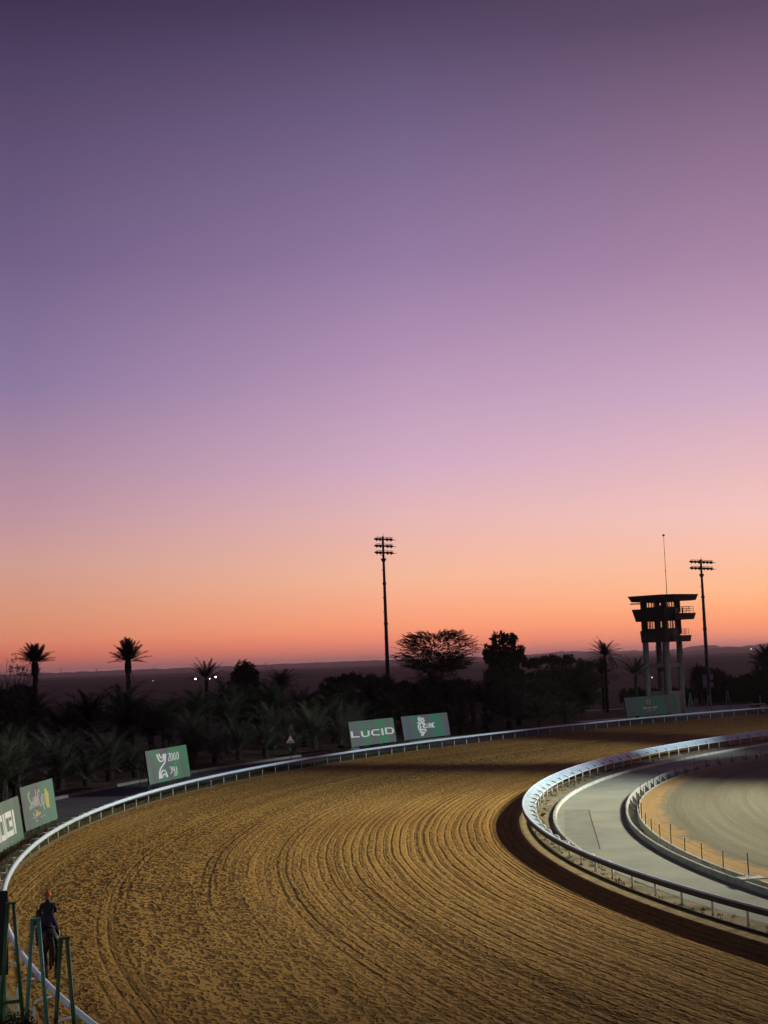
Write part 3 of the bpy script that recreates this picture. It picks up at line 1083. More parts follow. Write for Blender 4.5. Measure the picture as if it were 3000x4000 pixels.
cup = [[[[0.252,0.787],[0.237,0.839],[0.209,0.801],[0.205,0.724],[0.239,0.633],[0.261,0.54],[0.249,0.469],[0.221,0.449],[0.206,0.51]],1],[[[0.312,0.607],[0.285,0.576],[0.285,0.536],[0.317,0.54],[0.331,0.701],[0.323,0.502],[0.278,0.458]],0.8],[[[0.369,0.703],[0.362,0.58],[0.365,0.487],[0.342,0.46]],0.9],[[[0.408,0.706],[0.379,0.482]],0.8],[[[0.433,0.859],[0.426,0.659],[0.414,0.51]],0.8],[[[0.461,0.678],[0.423,0.558],[0.428,0.475],[0.457,0.495]],0.8],[[[0.47,0.695],[0.447,0.468]],0.7],[[[0.549,0.772],[0.533,0.838],[0.499,0.788],[0.482,0.64],[0.498,0.501],[0.529,0.449],[0.554,0.481]],0.9],[[[0.577,0.66],[0.572,0.506],[0.594,0.478],[0.615,0.689]],0.8],[[[0.619,0.714],[0.606,0.468],[0.638,0.33]],0.9],[[[0.672,0.707],[0.67,0.525],[0.62,0.447]],0.8],[[[0.339,0.405],[0.352,0.369]],0.8],[[[0.284,0.344],[0.303,0.265]],0.9],[[[0.358,0.285],[0.33,0.234],[0.294,0.207]],0.9],[[[0.267,0.239],[0.262,0.21]],0.8],[[[0.504,0.217],[0.503,0.17]],1],[[[0.599,0.217],[0.586,0.18]],1],[[[0.351,0.164],[0.355,0.115]],1.2]]
cupgold = [[[[0.733,0.808],[0.727,0.663],[0.714,0.414]],1.6],[[[0.772,0.728],[0.746,0.445],[0.756,0.345]],2.2],[[[0.409,0.363],[0.383,0.316],[0.389,0.241]],1.6],[[[0.491,0.301],[0.418,0.274]],1.6]]
onew = [[[[0.285,0.716],[0.286,0.194]],1],[[[0.761,0.75],[0.767,0.222]],1.2]]
onep = [[[[0.314,0.735],[0.409,0.739],[0.463,0.202],[0.325,0.198]],0],[[[0.438,0.742],[0.485,0.742],[0.487,0.213],[0.464,0.205]],0],[[[0.509,0.751],[0.704,0.754],[0.716,0.221],[0.488,0.216]],0]]
oned = [[[[0.371,0.612],[0.38,0.32]],1.5],[[[0.557,0.624],[0.56,0.336]],1.6],[[[0.652,0.624],[0.646,0.547]],1.6],[[[0.648,0.419],[0.65,0.339]],1.6]]
board('pale green board with blocky cream letters cut off by the left edge', (-30, 3363), (95, 3267), SIGN['a'],
      [('block_letters', M['white_print'], onep, None), ('letter_edges', M['white_print'], onew, 0.10), ('letter_gap', SIGN['a'], oned, 0.13)], 7)
board('grey green board with thin script lettering and a gold band on its right', (101, 3257), (226, 3190), SIGN['b'],
      [('script_lettering', M['grey_print'], cup, 0.085), ('gold_strokes', M['gold_print'], cupgold, 0.09)], 5)
board('bright green board with a white double arch logo beside the grey outer road', (585, 3069), (744.7, 3028), SIGN['c'],
      [('logo_and_lettering', M['white_print'], zood, 0.07)], 3)
board('green board filled by wide thin white capital letters', (1374, 2920), (1549, 2895), SIGN['d'],
      [('lettering', M['white_print'], lucid, 0.125)], 4)
board('deep green board with a white snowflake emblem and three small letters', (1580, 2892.5), (1759, 2870), SIGN['e'],
      [('emblem_and_lettering', M['white_print'], nhc, 0.075)], 4)
# the dark board below the tower: ring emblem, a line of capitals, a line of small script
ringpts = []
rr_ = random.Random(11)
for k in range(15):
    a0 = 2 * math.pi * k / 15
    ringpts.append([[[0.455 + 0.032 * math.cos(a0), 0.70 + 0.125 * math.sin(a0)], [0.455 + 0.032 * math.cos(a0 + 0.34), 0.70 + 0.125 * math.sin(a0 + 0.34)]], 1])
FONT = {'B': [[(0, 0), (0, 1), (.6, 1), (.7, .75), (.6, .52), (0, .52)], [(.6, .52), (.75, .27), (.6, 0), (0, 0)]], 'O': [[(.1, .2), (.1, .8), (.3, 1), (.5, 1), (.7, .8), (.7, .2), (.5, 0), (.3, 0), (.1, .2)]],
        'U': [[(0, 1), (0, .2), (.2, 0), (.5, 0), (.7, .2), (.7, 1)]], 'T': [[(0, 1), (.8, 1)], [(.4, 1), (.4, 0)]], 'I': [[(.2, 0), (.2, 1)]], 'Q': [[(.1, .2), (.1, .8), (.3, 1), (.5, 1), (.7, .8), (.7, .2), (.5, 0), (.3, 0), (.1, .2)], [(.45, .25), (.8, -.1)]],
        'E': [[(.7, 1), (0, 1), (0, 0), (.7, 0)], [(0, .52), (.6, .52)]], 'G': [[(.7, .85), (.5, 1), (.25, 1), (.05, .8), (.05, .2), (.25, 0), (.6, 0), (.7, .2), (.7, .45), (.4, .45)]], 'R': [[(0, 0), (0, 1), (.55, 1), (.7, .78), (.55, .52), (0, .52)], [(.4, .52), (.75, 0)]],
        'P': [[(0, 0), (0, 1), (.55, 1), (.7, .76), (.55, .5), (0, .5)]], ' ': []}
bt = []
for i, ch in enumerate('BOUTIQUE GROUP'):
    for pl in FONT[ch]:
        bt.append([[[0.335 + 0.0205 * (i + x * 0.86), 0.335 + 0.085 * y] for x, y in pl], 1])
ar = []
for x0, pl in ((.395, [(0, .03), (.012, .0), (.025, .03)]), (.425, [(0, .04), (.004, -.02), (-.008, -.04)]), (.44, [(0, .02), (.02, .0), (.04, .02)]), (.485, [(0, .05), (0, 0), (.012, .0)]), (.505, [(0, .02), (.02, .01), (.018, -.03)]), (.535, [(0, .05), (.002, 0)]), (.545, [(0, .02), (.02, .03), (.03, 0)])):
    ar.append([[[x0 + a, 0.225 + b_ * 1.2] for a, b_ in pl], 1])
board('dark green board with a faint ring emblem and small capitals in front of the tower', (2450, 2799), (2645, 2784), SIGN['f'],
      [('ring_emblem', M['grey_print'], ringpts, 0.055), ('lettering', M['grey_print'], bt, 0.03), ('small_script', M['grey_print'], ar, 0.03)], 3)

# ------------------------------------------------------------------ triangular road sign
p = G(1137, 2977)
t = thing('road_sign', 'white triangular uneven road warning sign with red border on a thin pole', 'road sign', p, R(8))
sc_ = p.y / F
H = 108 * sc_
mb = MB()
mb.tube([(0, 0, 0), (0, 0, H - 0.86)], 0.035, 8)
mb.tube([(0, 0.02, H - 0.9), (0, 0.02, H - 0.2)], 0.03, 6)
mb.build('pole', M['mast'], t, True)


def tri(b, s, y, z0, th_=0.02):
    h = s * 0.95
    b.add([(-s / 2, y, z0), (s / 2, y, z0), (0, y, z0 + h), (-s / 2, y + th_, z0), (s / 2, y + th_, z0), (0, y + th_, z0 + h)], [(0, 1, 2), (5, 4, 3), (0, 3, 4, 1), (1, 4, 5, 2), (2, 5, 3, 0)])


mb = MB()
tri(mb, 1.02, -0.01, H - 0.97)
mb.build('border', M['red'], t)
mb = MB()
tri(mb, 0.80, -0.02, H - 0.93, 0.006)
mb.build('face', M['white'], t)
mb = MB()
pts = [(-0.27, 0.05)]
for k in range(5):
    x = -0.22 + k * 0.11
    pts += [(x - 0.045, 0.07), (x, 0.14), (x + 0.045, 0.07)]
pts += [(0.27, 0.05), (0.27, 0.0), (-0.27, 0.0)]
mb.add([(x, -0.026, H - 0.87 + z) for x, z in pts], [tuple(range(len(pts)))[::-1]])
mb.build('bump_symbol', M['black'], t)


# ================================================================== floodlight masts
def mast(label, px, Y, ytop, rows, xs, yaw, group='floodlight masts behind the outside rail'):
    base = PY(px, 2700, Y)
    base.z = 0
    k = Y / F
    # height from the picture row of the head
    d = PY(px, ytop, Y)
    Hm = d.z
    t = thing('floodlight_mast', label, 'floodlight mast', base, yaw, group)
    mb = MB()
    mb.tube([(0, 0, 0), (0, 0, Hm * 0.35), (0, 0, Hm * 0.7), (0, 0, Hm - 1.2)], [0.42, 0.34, 0.26, 0.19], 12)
    for f_ in (0.30, 0.52, 0.74):
        mb.tube([(0, 0, Hm * f_), (0, 0, Hm * f_ + 0.35)], [0.36 - 0.16 * f_ + 0.1, 0.36 - 0.16 * f_ + 0.1], 12)
    for f_ in (0.36, 0.45, 0.59, 0.67, 0.82, 0.90):
        mb.box((-0.30, 0, Hm * f_), (0.30, 0.1, 0.10))
    mb.build('pole', M['mast'], t, True)
    mb = MB()
    mb.tube([(0, 0, Hm - rows * 1.18 - 0.75), (0, 0, Hm - rows * 1.18 - 0.25)], 0.33, 10)
    mb.box((0, 0, Hm - rows * 1.18 - 0.35), (0.85, 0.5, 0.32))
    mb.tube([(0, 0, Hm - rows * 1.18 - 0.2), (0, 0, Hm + 0.15)], 0.20, 8)
    mb.tube([(0.1, 0, Hm), (0.1, 0, Hm + 0.65)], 0.03, 5)
    mb.build('head_frame', M['dark_metal'], t)
    for r_ in range(rows):
        z = Hm - 0.35 - 1.18 * r_
        tl = Matrix.Rotation(R(5), 3, 'Y')
        x0, x1 = xs[0] - 0.4, xs[-1] + 0.35
        mb = MB()
        mb.tube([tl @ Vector((x0 + 0.3, 0.05, 0.36)) + Vector((0, 0, z)), tl @ Vector((x1, 0.05, 0.36)) + Vector((0, 0, z))], 0.045, 6)
        mb.tube([tl @ Vector((x0, 0, 0.0)) + Vector((0, 0, z)), tl @ Vector((x1, 0, 0)) + Vector((0, 0, z))], 0.15, 8)
        mb.build('crossarm', M['dark_metal'], t)
        for j, x in enumerate(xs):
            q = tl @ Vector((x, 0, 0)) + Vector((0, 0, z))
            mb = MB()
            # round housing tipped towards the track, with yoke and visor
            ax = Vector((0.75, -0.35, -0.55)).normalized()
            mb.tube([q - ax * 0.22, q - ax * 0.05, q + ax * 0.20], [0.12, 0.24, 0.29], 12)
            mb.tube([q + Vector((-0.2, 0, 0.02)), q + Vector((-0.16, 0.05, 0.36))], 0.035, 5)
            mb.tube([q + Vector((0.2, 0, 0.02)), q + Vector((0.16, 0.05, 0.36))], 0.035, 5)
            o = mb.build('floodlight', M['dark_metal'], t, False)
            mb = MB()
            s0 = q + ax * 0.18 + Vector((0, 0, 0.10))
            e0 = s0 + Vector((0.78 if j == len(xs) - 1 else 0.38, -0.12, -0.10))
            w = Vector((0.1, 0.27, 0))
            mb.add([s0 - w, s0 + w, e0 + w * 0.6, e0 - w * 0.6, s0 - w + Vector((0, 0, -.16)), s0 + w + Vector((0, 0, -.16)), e0 + w * 0.6 + Vector((0, 0, -.05)), e0 - w * 0.6 + Vector((0, 0, -.05))],
                   [(0, 1, 2, 3), (7, 6, 5, 4), (0, 4, 5, 1), (1, 5, 6, 2), (2, 6, 7, 3), (3, 7, 4, 0)])
            mb.build('visor', M['dark_metal'], o)
    return t, base, Hm


t, bp, Hm = mast('tall dark floodlight mast with three rows of lamps behind the lettered boards', 1517, 248, 2098, 3, [-1.15, -0.55, 0.75, 1.4], R(-12))
mb = MB()
mb.box((0.55, -0.1, 4.4), (0.28, 0.14, 3.2))
for k in range(9):
    mb.box((0.55, -0.19, 2.95 + 0.35 * k), (0.30, 0.03, 0.05))
mb.build('cable_ladder', M['white'], t)
t, bp, Hm = mast('dark floodlight mast with two rows of lamps right of the tower', 2768, 262, 2187, 2, [-1.7, -1.05, -0.4, 0.5, 1.15, 1.8], R(-12))
mb = MB()
mb.box((-0.55, -0.5, 4.6), (0.75, 0.35, 2.3))
mb.box((0.65, -0.5, 5.3), (0.6, 0.35, 1.1))
mb.box((0.65, -0.5, 3.9), (0.6, 0.35, 0.9))
mb.tube([(0.3, -0.3, 0), (0.3, -0.3, 8.0)], 0.09, 6)
mb.build('switch_box', M['white'], t)

# transformer cabinet beside the main mast
p = PY(1490, 2795, 236)
t = thing('electrical_cabinet', 'pale electrical cabinet with a flat overhanging lid beside the tall mast', 'cabinet', (p.x, p.y, 0), R(-25))
ztop = PY(1490, 2750, 236).z
mb = MB()
mb.box((0, 0, ztop / 2 - 0.06), (0.95, 0.8, ztop - 0.12))
mb.build('body', M['white'], t)
mb = MB()
mb.box((-0.1, 0, ztop), (1.35, 1.0, 0.12))
mb.build('lid', M['white'], t)
mb = MB()
mb.box((0.1, -0.415, ztop * 0.5), (0.62, 0.03, ztop * 0.6))
mb.box((0.3, -0.44, ztop * 0.52), (0.05, 0.04, 0.18))
mb.build('door', M['kerb_old'], t)


# ================================================================== stewards' tower
TB = G(2598, 2795)
TB = PY(2598, 2700, 231.5)
TB.z = 0
tower = thing('tower', 'dark concrete observation tower with two glazed storeys and wide roof on round columns', 'tower', TB, R(1.5))
hd = 2.97
L_, F_, R_, K_ = (-hd, 0), (0, -hd), (hd, 0), (0, hd)
for x, y in ((-2.75, 0), (0, -2.75), (2.75, 0), (0, 2.75)):
    mb = MB()
    mb.tube([(x, y, 0), (x, y, 6), (x, y, 12.2)], 0.48, 20)
    mb.build('column', M['concrete'], tower, True)
for z, w in ((3.55, 0.55), (8.05, 0.62)):
    mb = MB()
    pts = [(-2.75, 0), (0, -2.75), (2.75, 0), (0, 2.75)]
    for i in range(4):
        a, b_ = Vector(pts[i]), Vector(pts[(i + 1) % 4])
        c = (a + b_) / 2
        d = b_ - a
        mb.box((c.x, c.y, z), (d.length - 0.8, 0.42, w), math.atan2(d.y, d.x))
    mb.build('tie_beam', M['concrete'], tower)


def S(poly, k, dx=0, dy=0):
    return [(x * k + dx, y * k + dy) for x, y in poly]


# parapets towards the left and front; balconies with railings on the track side
low = [(-3.55, -0.1), (-0.25, -3.55), (1.15, -3.0), (3.0, -0.1), (0, 3.2)]
upp = [(-4.75, -0.2), (-0.45, -4.5), (1.75, -3.1), (3.0, -0.1), (0, 3.4)]
mb = MB()
mb.prism([(-3.42, -0.1), (-0.2, -3.4), (1.1, -2.9), (3.0, -0.1), (0, 3.1)], 11.75, 13.65, low)
mb.build('parapet', M['tower_dark'], tower)
mb = MB()
mb.prism([(-4.15, -0.15), (-0.35, -3.9), (1.6, -2.9), (3.0, -0.1), (0, 3.2)], 15.15, 17.15, upp)
mb.build('parapet', M['tower_dark'], tower)
mb = MB()
mb.prism([(1.0, -3.6), (4.35, -1.15), (3.1, 0.5), (0.6, -2.4)], 11.72, 12.72, [(0.9, -3.75), (4.6, -1.1), (3.1, 0.7), (0.5, -2.4)])
mb.build('balcony', M['tower_dark'], tower)
mb = MB()
mb.prism([(1.5, -4.0), (5.05, -1.45), (3.1, 0.6), (0.9, -2.4)], 15.25, 16.28, [(1.3, -4.25), (5.45, -1.4), (3.2, 0.8), (0.8, -2.4)])
mb.build('balcony', M['tower_dark'], tower)


def railing(path, z, hgt):
    b = MB()
    for a, c in zip(path[:-1], path[1:]):
        a, c = Vector((*a, 0)), Vector((*c, 0))
        n = max(1, round((c - a).length / 0.85))
        for k in range(n + 1):
            p = a.lerp(c, k / n)
            b.tube([(p.x, p.y, z), (p.x, p.y, z + hgt)], 0.03, 5)
        for f_ in (0.34, 0.67, 1.0):
            b.tube([(a.x, a.y, z + hgt * f_), (c.x, c.y, z + hgt * f_)], 0.028, 5)
    b.build('railing', M['dark_metal'], tower)


railing([(2.0, -3.0), (4.15, -1.2), (3.1, 0.3)], 12.72, 1.0)
railing([(2.2, -3.55), (5.05, -1.45), (3.2, 0.5)], 16.28, 1.05)
mb = MB()
mb.tube([(3.4, -2.65, 16.3), (4.2, -2.05, 17.3)], 0.03, 5)
mb.tube([(2.9, -2.9, 16.3), (2.9, -2.9, 17.15)], 0.12, 6)
mb.build('searchlight', M['dark_metal'], tower)

# roof: wide wedge edged slab
rt0 = [(-4.75, -0.3), (-0.8, -4.2), (1.2, -4.2), (5.6, -1.1), (5.2, 0.6), (0.4, 4.4), (-1.0, 4.2)]
rt1 = [(-5.35, -0.35), (-0.9, -4.7), (1.3, -4.75), (6.05, -1.15), (5.6, 0.7), (0.4, 4.8), (-1.1, 4.6)]
mb = MB()
mb.prism(rt0, 18.35, 19.3, rt1)
mb.build('roof', M['tower_dark'], tower)
mb = MB()
mb.prism([(-4.9, -0.5), (-3.0, -0.5), (-3.0, 0.1), (-4.9, 0.1)], 17.98, 18.16)
mb.build('canopy', M['tower_dark'], tower)
mb = MB()
mb.tube([(1.2, 0, 19.3), (1.2, 0, 23.4), (1.2, 0, 29.2)], [0.06, 0.045, 0.03], 6)
mb.tube([(1.2, 0, 23.2), (1.2, 0, 23.45)], 0.09, 6)
mb.tube([(1.2, 0, 26.2), (1.2, 0, 26.4)], 0.07, 6)
mb.build('aerial', M['dark_metal'], tower)
mb = MB()
mb.tube([(1.2, 0, 28.95), (1.2, 0, 29.05), (1.2, 0, 29.2), (1.2, 0, 29.32)], [0.03, 0.20, 0.20, 0.05], 10)
o = mb.build('aerial_tip', M['dark_metal'], tower, True)


def cabin(z0, zs, zh, z1, mull):
    """four glazed faces between corner piers"""
    pts = [L_, F_, R_, K_]
    w = MB()
    fr = MB()
    gl = []
    for i in range(4):
        a, c = Vector((*pts[i], 0)), Vector((*pts[(i + 1) % 4], 0))
        d = (c - a).normalized()
        n = Vector((d.y, -d.x, 0))
        ln = (c - a).length
        rz = math.atan2(d.y, d.x)
        m_ = (a + c) / 2 - n * 0.12
        pier = 0.52
        w.box((m_.x, m_.y, (z0 + zs) / 2), (ln - 0.3, 0.22, zs - z0), rz)
        w.box((m_.x, m_.y, (zh + z1) / 2), (ln - 0.3, 0.22, z1 - zh), rz)
        for s in (0.15 + pier / 2, ln - 0.15 - pier / 2):
            q = a + d * s - n * 0.12
            w.box((q.x, q.y, (zs + zh) / 2), (pier, 0.215, zh - zs), rz)
        lo, hi = 0.15 + pier, ln - 0.15 - pier
        for f_ in mull[i % 2]:
            q = a + d * (lo + (hi - lo) * f_) - n * 0.12
            fr.box((q.x, q.y, (zs + zh) / 2), (0.10, 0.10, zh - zs), rz)
        q0, q1 = a + d * lo - n * 0.13, a + d * hi - n * 0.13
        gl.append([(q0.x, q0.y, zs), (q1.x, q1.y, zs), (q1.x, q1.y, zh), (q0.x, q0.y, zh)])
    wo_ = w.build('cabin_wall', M['tower_dark'], tower)
    for i in range(4):
        b = MB()
        b.tube([(*pts[i], z0), (*pts[i], z1)], 0.30, 10)
        b.build('corner_pier', M['tower_dark'], tower)
    fr.build('window_frame', M['dark_metal'], tower)
    for g_ in gl:
        b = MB()
        b.add(g_, [(0, 1, 2, 3)])
        b.build('window_pane', M['glass'], tower)


cabin(13.0, 13.95, 15.3, 15.6, ((0.15, 0.52), (0.36, 0.55, 0.85)))
cabin(16.5, 17.42, 18.2, 18.5, ((0.18, 0.5, 0.68), (0.34, 0.62, 0.84)))
# half drawn blinds and furniture silhouettes inside
mb = MB()
mb.box((-0.4, -0.3, 17.45), (0.9, 0.5, 0.5), 0.7)
mb.box((1.0, 0.5, 17.4), (0.6, 0.6, 0.6), 0.7)
mb.box((0.3, 0.9, 13.9), (1.2, 0.5, 0.5), 0.7)
mb.build('desk', M['tower_dark'], tower)
mb = MB()
mb.tube([(0.8, -0.8, 17.2), (1.0, -0.9, 17.7), (1.15, -0.85, 18.25)], [0.06, 0.1, 0.05], 6)
mb.tube([(0.9, -0.2, 13.6), (1.05, -0.4, 14.4), (1.0, -0.3, 15.2)], [0.06, 0.1, 0.05], 6)
mb.build('curtain', M['tower_dark'], tower)
# spiral stair between the columns
mb = MB()
mb.tube([(0.1, 0.3, 3.6), (0.1, 0.3, 11.8)], 0.10, 8)
n = 46
for k in range(n):
    a = k * 0.42
    z = 3.7 + 8.0 * k / n
    c = Vector((0.1, 0.3, z))
    d = Vector((math.cos(a), math.sin(a), 0))
    e = Vector((math.cos(a + 0.42), math.sin(a + 0.42), 0))
    mb.add([c + d * 0.1, c + d * 1.15, c + e * 1.15, c + e * 0.1, c + d * 0.1 - Vector((0, 0, .05)), c + d * 1.15 - Vector((0, 0, .05)), c + e * 1.15 - Vector((0, 0, .05)), c + e * 0.1 - Vector((0, 0, .05))],
           [(0, 1, 2, 3), (7, 6, 5, 4), (0, 4, 5, 1), (1, 5, 6, 2), (2, 6, 7, 3), (3, 7, 4, 0)])
    mb.tube([c + d * 1.15, c + d * 1.15 + Vector((0, 0, 0.95))], 0.018, 4)
mb.tube([Vector((0.1, 0.3, 4.65 + 8.0 * k / n)) + Vector((math.cos(k * 0.42), math.sin(k * 0.42), 0)) * 1.15 for k in range(n)], 0.025, 5)
mb.tube([Vector((0.1, 0.3, 4.15 + 8.0 * k / n)) + Vector((math.cos(k * 0.42), math.sin(k * 0.42), 0)) * 1.15 for k in range(n)], 0.018, 5)
mb.build('spiral_stair', M['dark_metal'], tower)
# lower lobby walls and a door lamp
mb = MB()
mb.box((1.45, -1.35, 1.65), (2.9, 0.18, 3.3), R(45))
mb.box((-1.4, -1.4, 1.65), (2.9, 0.18, 3.3), R(-45))
mb.build('lobby_wall', M['concrete'], tower)
mb = MB()
mb.tube([(-2.1, -0.5, 6.05), (-2.1, -0.5, 6.2)], 0.07, 8)
mb.build('wall_lamp', M['lamp_small'], tower)


# ================================================================== green frames
def a_frame(label, top, spread, mt, group, legr=0.055, cross=0.24):
    """two legs meeting at the top, a short bar low down"""
    H_ = top.z
    t = thing('a_frame', label, 'frame', (top.x, top.y, 0), math.atan2(spread.y, spread.x), group)
    s = spread.length
    for sgn in (-1, 1):
        b = MB()
        b.tube([(sgn * s / 2, 0, -0.05), (sgn * 0.075, 0, H_)], [legr, legr], 9)
        b.build('leg', mt, t, True)
    b = MB()
    b.box((0, 0, H_), (0.26, 0.12, 0.06))
    b.build('top_plate', mt, t)
    b = MB()
    b.box((0, 0, H_ * cross), (s * (1 - cross) - 0.02, 0.06, 0.09))
    b.build('crossbar', mt, t)
    return t


fr = [(250, 3665, 35.5, 'green_dark', 'dark green A shaped frame closest to the viewer beside the outside rail'),
      (139, 3591, 38.4, 'green_metal', 'teal green A shaped frame that crosses in front of the horse and rider'),
      (42, 3528, 41.3, 'green_dark', 'dark green A shaped frame left of the teal one')]
for px, py, Y, mk, lb in fr:
    p = PY(px, py, Y)
    a_frame(lb, p, Vector((0.62, 0.26, 0)), M[mk], 'green frames beside the near rail')
# a padded dark board hanging beside the frames at the picture's edge
p = PY(16, 3560, 42.6)
t = thing('screen_board', 'dark narrow padded board standing by the green frames at the left edge', 'board', (p.x - 0.05, p.y, 0), R(20))
mb = MB()
mb.box((0, 0, 2.55), (0.30, 0.09, 2.4))
mb.build('panel', M['black'], t)
mb = MB()
mb.tube([(0.05, 0.02, 0), (0.05, 0.02, 1.4)], 0.045, 8)
mb.tube([(-0.10, 0.02, 0), (-0.10, 0.02, 1.4)], 0.045, 8)
mb.build('leg', M['green_metal'], t)
for px, py, Y, lb in ((2695, 2708, 227, 'distant green A shaped frame just right of the tower base'), (2768, 2714, 229, 'distant green A shaped frame in front of the right mast'), (2841, 2697, 231, 'distant green A shaped frame farthest right, by the paved yard')):
    p = PY(px, py, Y)
    a_frame(lb, p, Vector((1.05, 0.75, 0)), M['green_metal'], 'green frames beside the far rail', 0.075)
p = PY(2968, 2716, 236)
t = thing('marker_pole', 'thin pale pole behind the outside rail at the right edge', 'pole', (p.x, p.y, 0))
mb = MB()
mb.tube([(0, 0, 0), (0, 0, p.z)], [0.07, 0.05], 7)
mb.build('shaft', M['white'], t)
mb = MB()
mb.tube([(0, 0, 0), (0, 0, 0.15)], [0.16, 0.12], 8)
mb.build('foot', M['kerb_old'], t)
p = PY(2962, 2785, 229)
t = thing('equipment_box', 'low box with a brown and a white door at the right edge', 'cabinet', (p.x, p.y, 0), R(12))
mb = MB()
mb.box((0, 0, 0.65), (2.2, 0.7, 1.3))
mb.build('body', M['kerb_old'], t)
mb = MB()
mb.box((0.0, 0, 1.34), (2.5, 0.95, 0.1))
mb.build('lid', M['white'], t)
mb = MB()
mb.box((-0.1, -0.37, 0.6), (0.7, 0.04, 1.1))
mb.build('door', M['red'], t)
mb = MB()
mb.box((0.68, -0.37, 0.6), (0.7, 0.04, 1.1))
mb.build('door', M['white_print'], t)


# ================================================================== horse and rider
def skin_mesh(name, verts, edges, rads, sub=2):
    me = bpy.data.meshes.new(name)
    me.from_pydata([Vector(v) for v in verts], edges, [])
    o = bpy.data.objects.new(name, me)
    C.objects.link(o)
    md = o.modifiers.new('skin', 'SKIN')
    md.use_smooth_shade = True
    for i, r_ in enumerate(rads):
        rr = r_ if hasattr(r_, '__len__') else (r_, r_)
        me.skin_vertices[0].data[i].radius = rr
        me.skin_vertices[0].data[i].use_root = (i == 0)
    ss = o.modifiers.new('sub', 'SUBSURF')
    ss.levels = ss.render_levels = sub
    dg = bpy.context.evaluated_depsgraph_get()
    new = bpy.data.meshes.new_from_object(o.evaluated_get(dg))
    bpy.data.objects.remove(o)
    new.name = name
    return new


def skel(chains):
    """chains: lists of (key or None, xyz, radius); a string refers to an earlier vertex"""
    V, E, Rr, K = [], [], [], {}
    for ch in chains:
        prev = None
        for it in ch:
            if isinstance(it, str):
                i = K[it]
            else:
                k, xyz, r_ = it
                i = len(V)
                V.append(xyz)
                Rr.append(r_)
                if k:
                    K[k] = i
            if prev is not None:
                E.append((prev, i))
            prev = i
    return V, E, Rr


hp = G(193, 3818)
HR = R(20)
horse = thing('horse', 'dark brown horse walking away along the outside rail, seen from behind', 'horse', (hp.x - 0.15, hp.y + 0.55, 0), HR)
ch = [[('pel', (0, -0.62, 1.34), (0.25, 0.27)), ('loin', (0, -0.25, 1.33), (0.24, 0.27)), ('mid', (0, 0.10, 1.27), (0.27, 0.31)), ('chest', (0, 0.48, 1.27), (0.23, 0.31)), ('nb', (0.0, 0.74, 1.44), (0.14, 0.23)), ('nm', (-0.08, 1.02, 1.66), (0.11, 0.17)), ('poll', (-0.16, 1.24, 1.84), (0.085, 0.115)), ('face', (-0.22, 1.43, 1.66), (0.075, 0.10)), (None, (-0.26, 1.56, 1.44), (0.06, 0.065)), (None, (-0.27, 1.60, 1.36), (0.055, 0.05))],
      ['pel', ('croup', (0, -0.84, 1.28), (0.20, 0.22))]]
for s, dy, lift in ((-1, 0.14, 0.0), (1, -0.10, 0.0)):
    ch.append(['pel', (None, (s * 0.17, -0.72, 1.08), (0.15, 0.18)), (None, (s * 0.18, -0.55 + dy * 0.5, 0.84), (0.11, 0.13)), (None, (s * 0.16, -0.86 + dy, 0.55), (0.055, 0.075)), (None, (s * 0.155, -0.80 + dy, 0.32), 0.042), (None, (s * 0.15, -0.77 + dy, 0.14), 0.048), (None, (s * 0.15, -0.70 + dy, 0.05), (0.06, 0.062)), (None, (s * 0.15, -0.68 + dy, 0.0), (0.065, 0.066))])
for s, dy in ((-1, -0.12), (1, 0.16)):
    ch.append(['chest', (None, (s * 0.15, 0.46, 1.02), (0.11, 0.14)), (None, (s * 0.15, 0.42 + dy * 0.4, 0.80), (0.075, 0.09)), (None, (s * 0.14, 0.46 + dy, 0.50), (0.055, 0.06)), (None, (s * 0.14, 0.44 + dy, 0.28), 0.038), (None, (s * 0.14, 0.46 + dy, 0.13), 0.045), (None, (s * 0.14, 0.52 + dy, 0.05), (0.058, 0.06)), (None, (s * 0.14, 0.53 + dy, 0.0), (0.062, 0.064))])
for s in (-1, 1):
    ch.append(['poll', (None, (-0.16 + s * 0.06, 1.22, 1.94), 0.03), (None, (-0.16 + s * 0.075, 1.24, 2.05), 0.012)])
me = skin_mesh('body', *skel(ch))
me.materials.append(M['horse'])
link(bpy.data.objects.new('body', me), horse)
me = skin_mesh('tail', *skel([[(None, (0, -0.98, 1.38), 0.05), (None, (0, -1.10, 1.22), 0.07), (None, (0.02, -1.13, 0.95), 0.075), (None, (0.02, -1.10, 0.68), 0.06), (None, (0.02, -1.08, 0.48), 0.02)]]))
me.materials.append(M['mane'])
link(bpy.data.objects.new('tail', me), horse)
b = MB()
g = random.Random(2)
for k in range(60):
    f_ = k / 59
    a = Vector((0.0, 0.66, 1.66)).lerp(Vector((-0.16, 1.22, 1.97)), f_)
    e = a + Vector((0.13 + g.uniform(-.02, .03), g.uniform(-.06, .02), -0.20 + g.uniform(-.05, .05)))
    b.tube([a, (a + e) / 2 + Vector((0.04, 0, 0.05)), e], [0.014, 0.012, 0.003], 4)
b.build('mane', M['mane'], horse)
for x, y, z0, z1 in ((-0.153, -0.66, 0.16, 0.40), (0.153, -0.90, 0.16, 0.40), (-0.14, 0.335, 0.15, 0.38), (0.14, 0.61, 0.15, 0.38)):
    b = MB()
    b.tube([(x, y + 0.02, z0), (x, y, (z0 + z1) / 2), (x, y - 0.015, z1)], [0.075, 0.068, 0.072], 12)
    b.build('leg_wrap', M['wrap'], horse, True)
b = MB()
rows = []
for y in (-0.22, 0.0, 0.30):
    rows.append([(0.34 * math.sin(a), y, 1.285 + 0.335 * math.cos(a)) for a in np.linspace(-1.75, 1.75, 15)])
b.loft(rows)
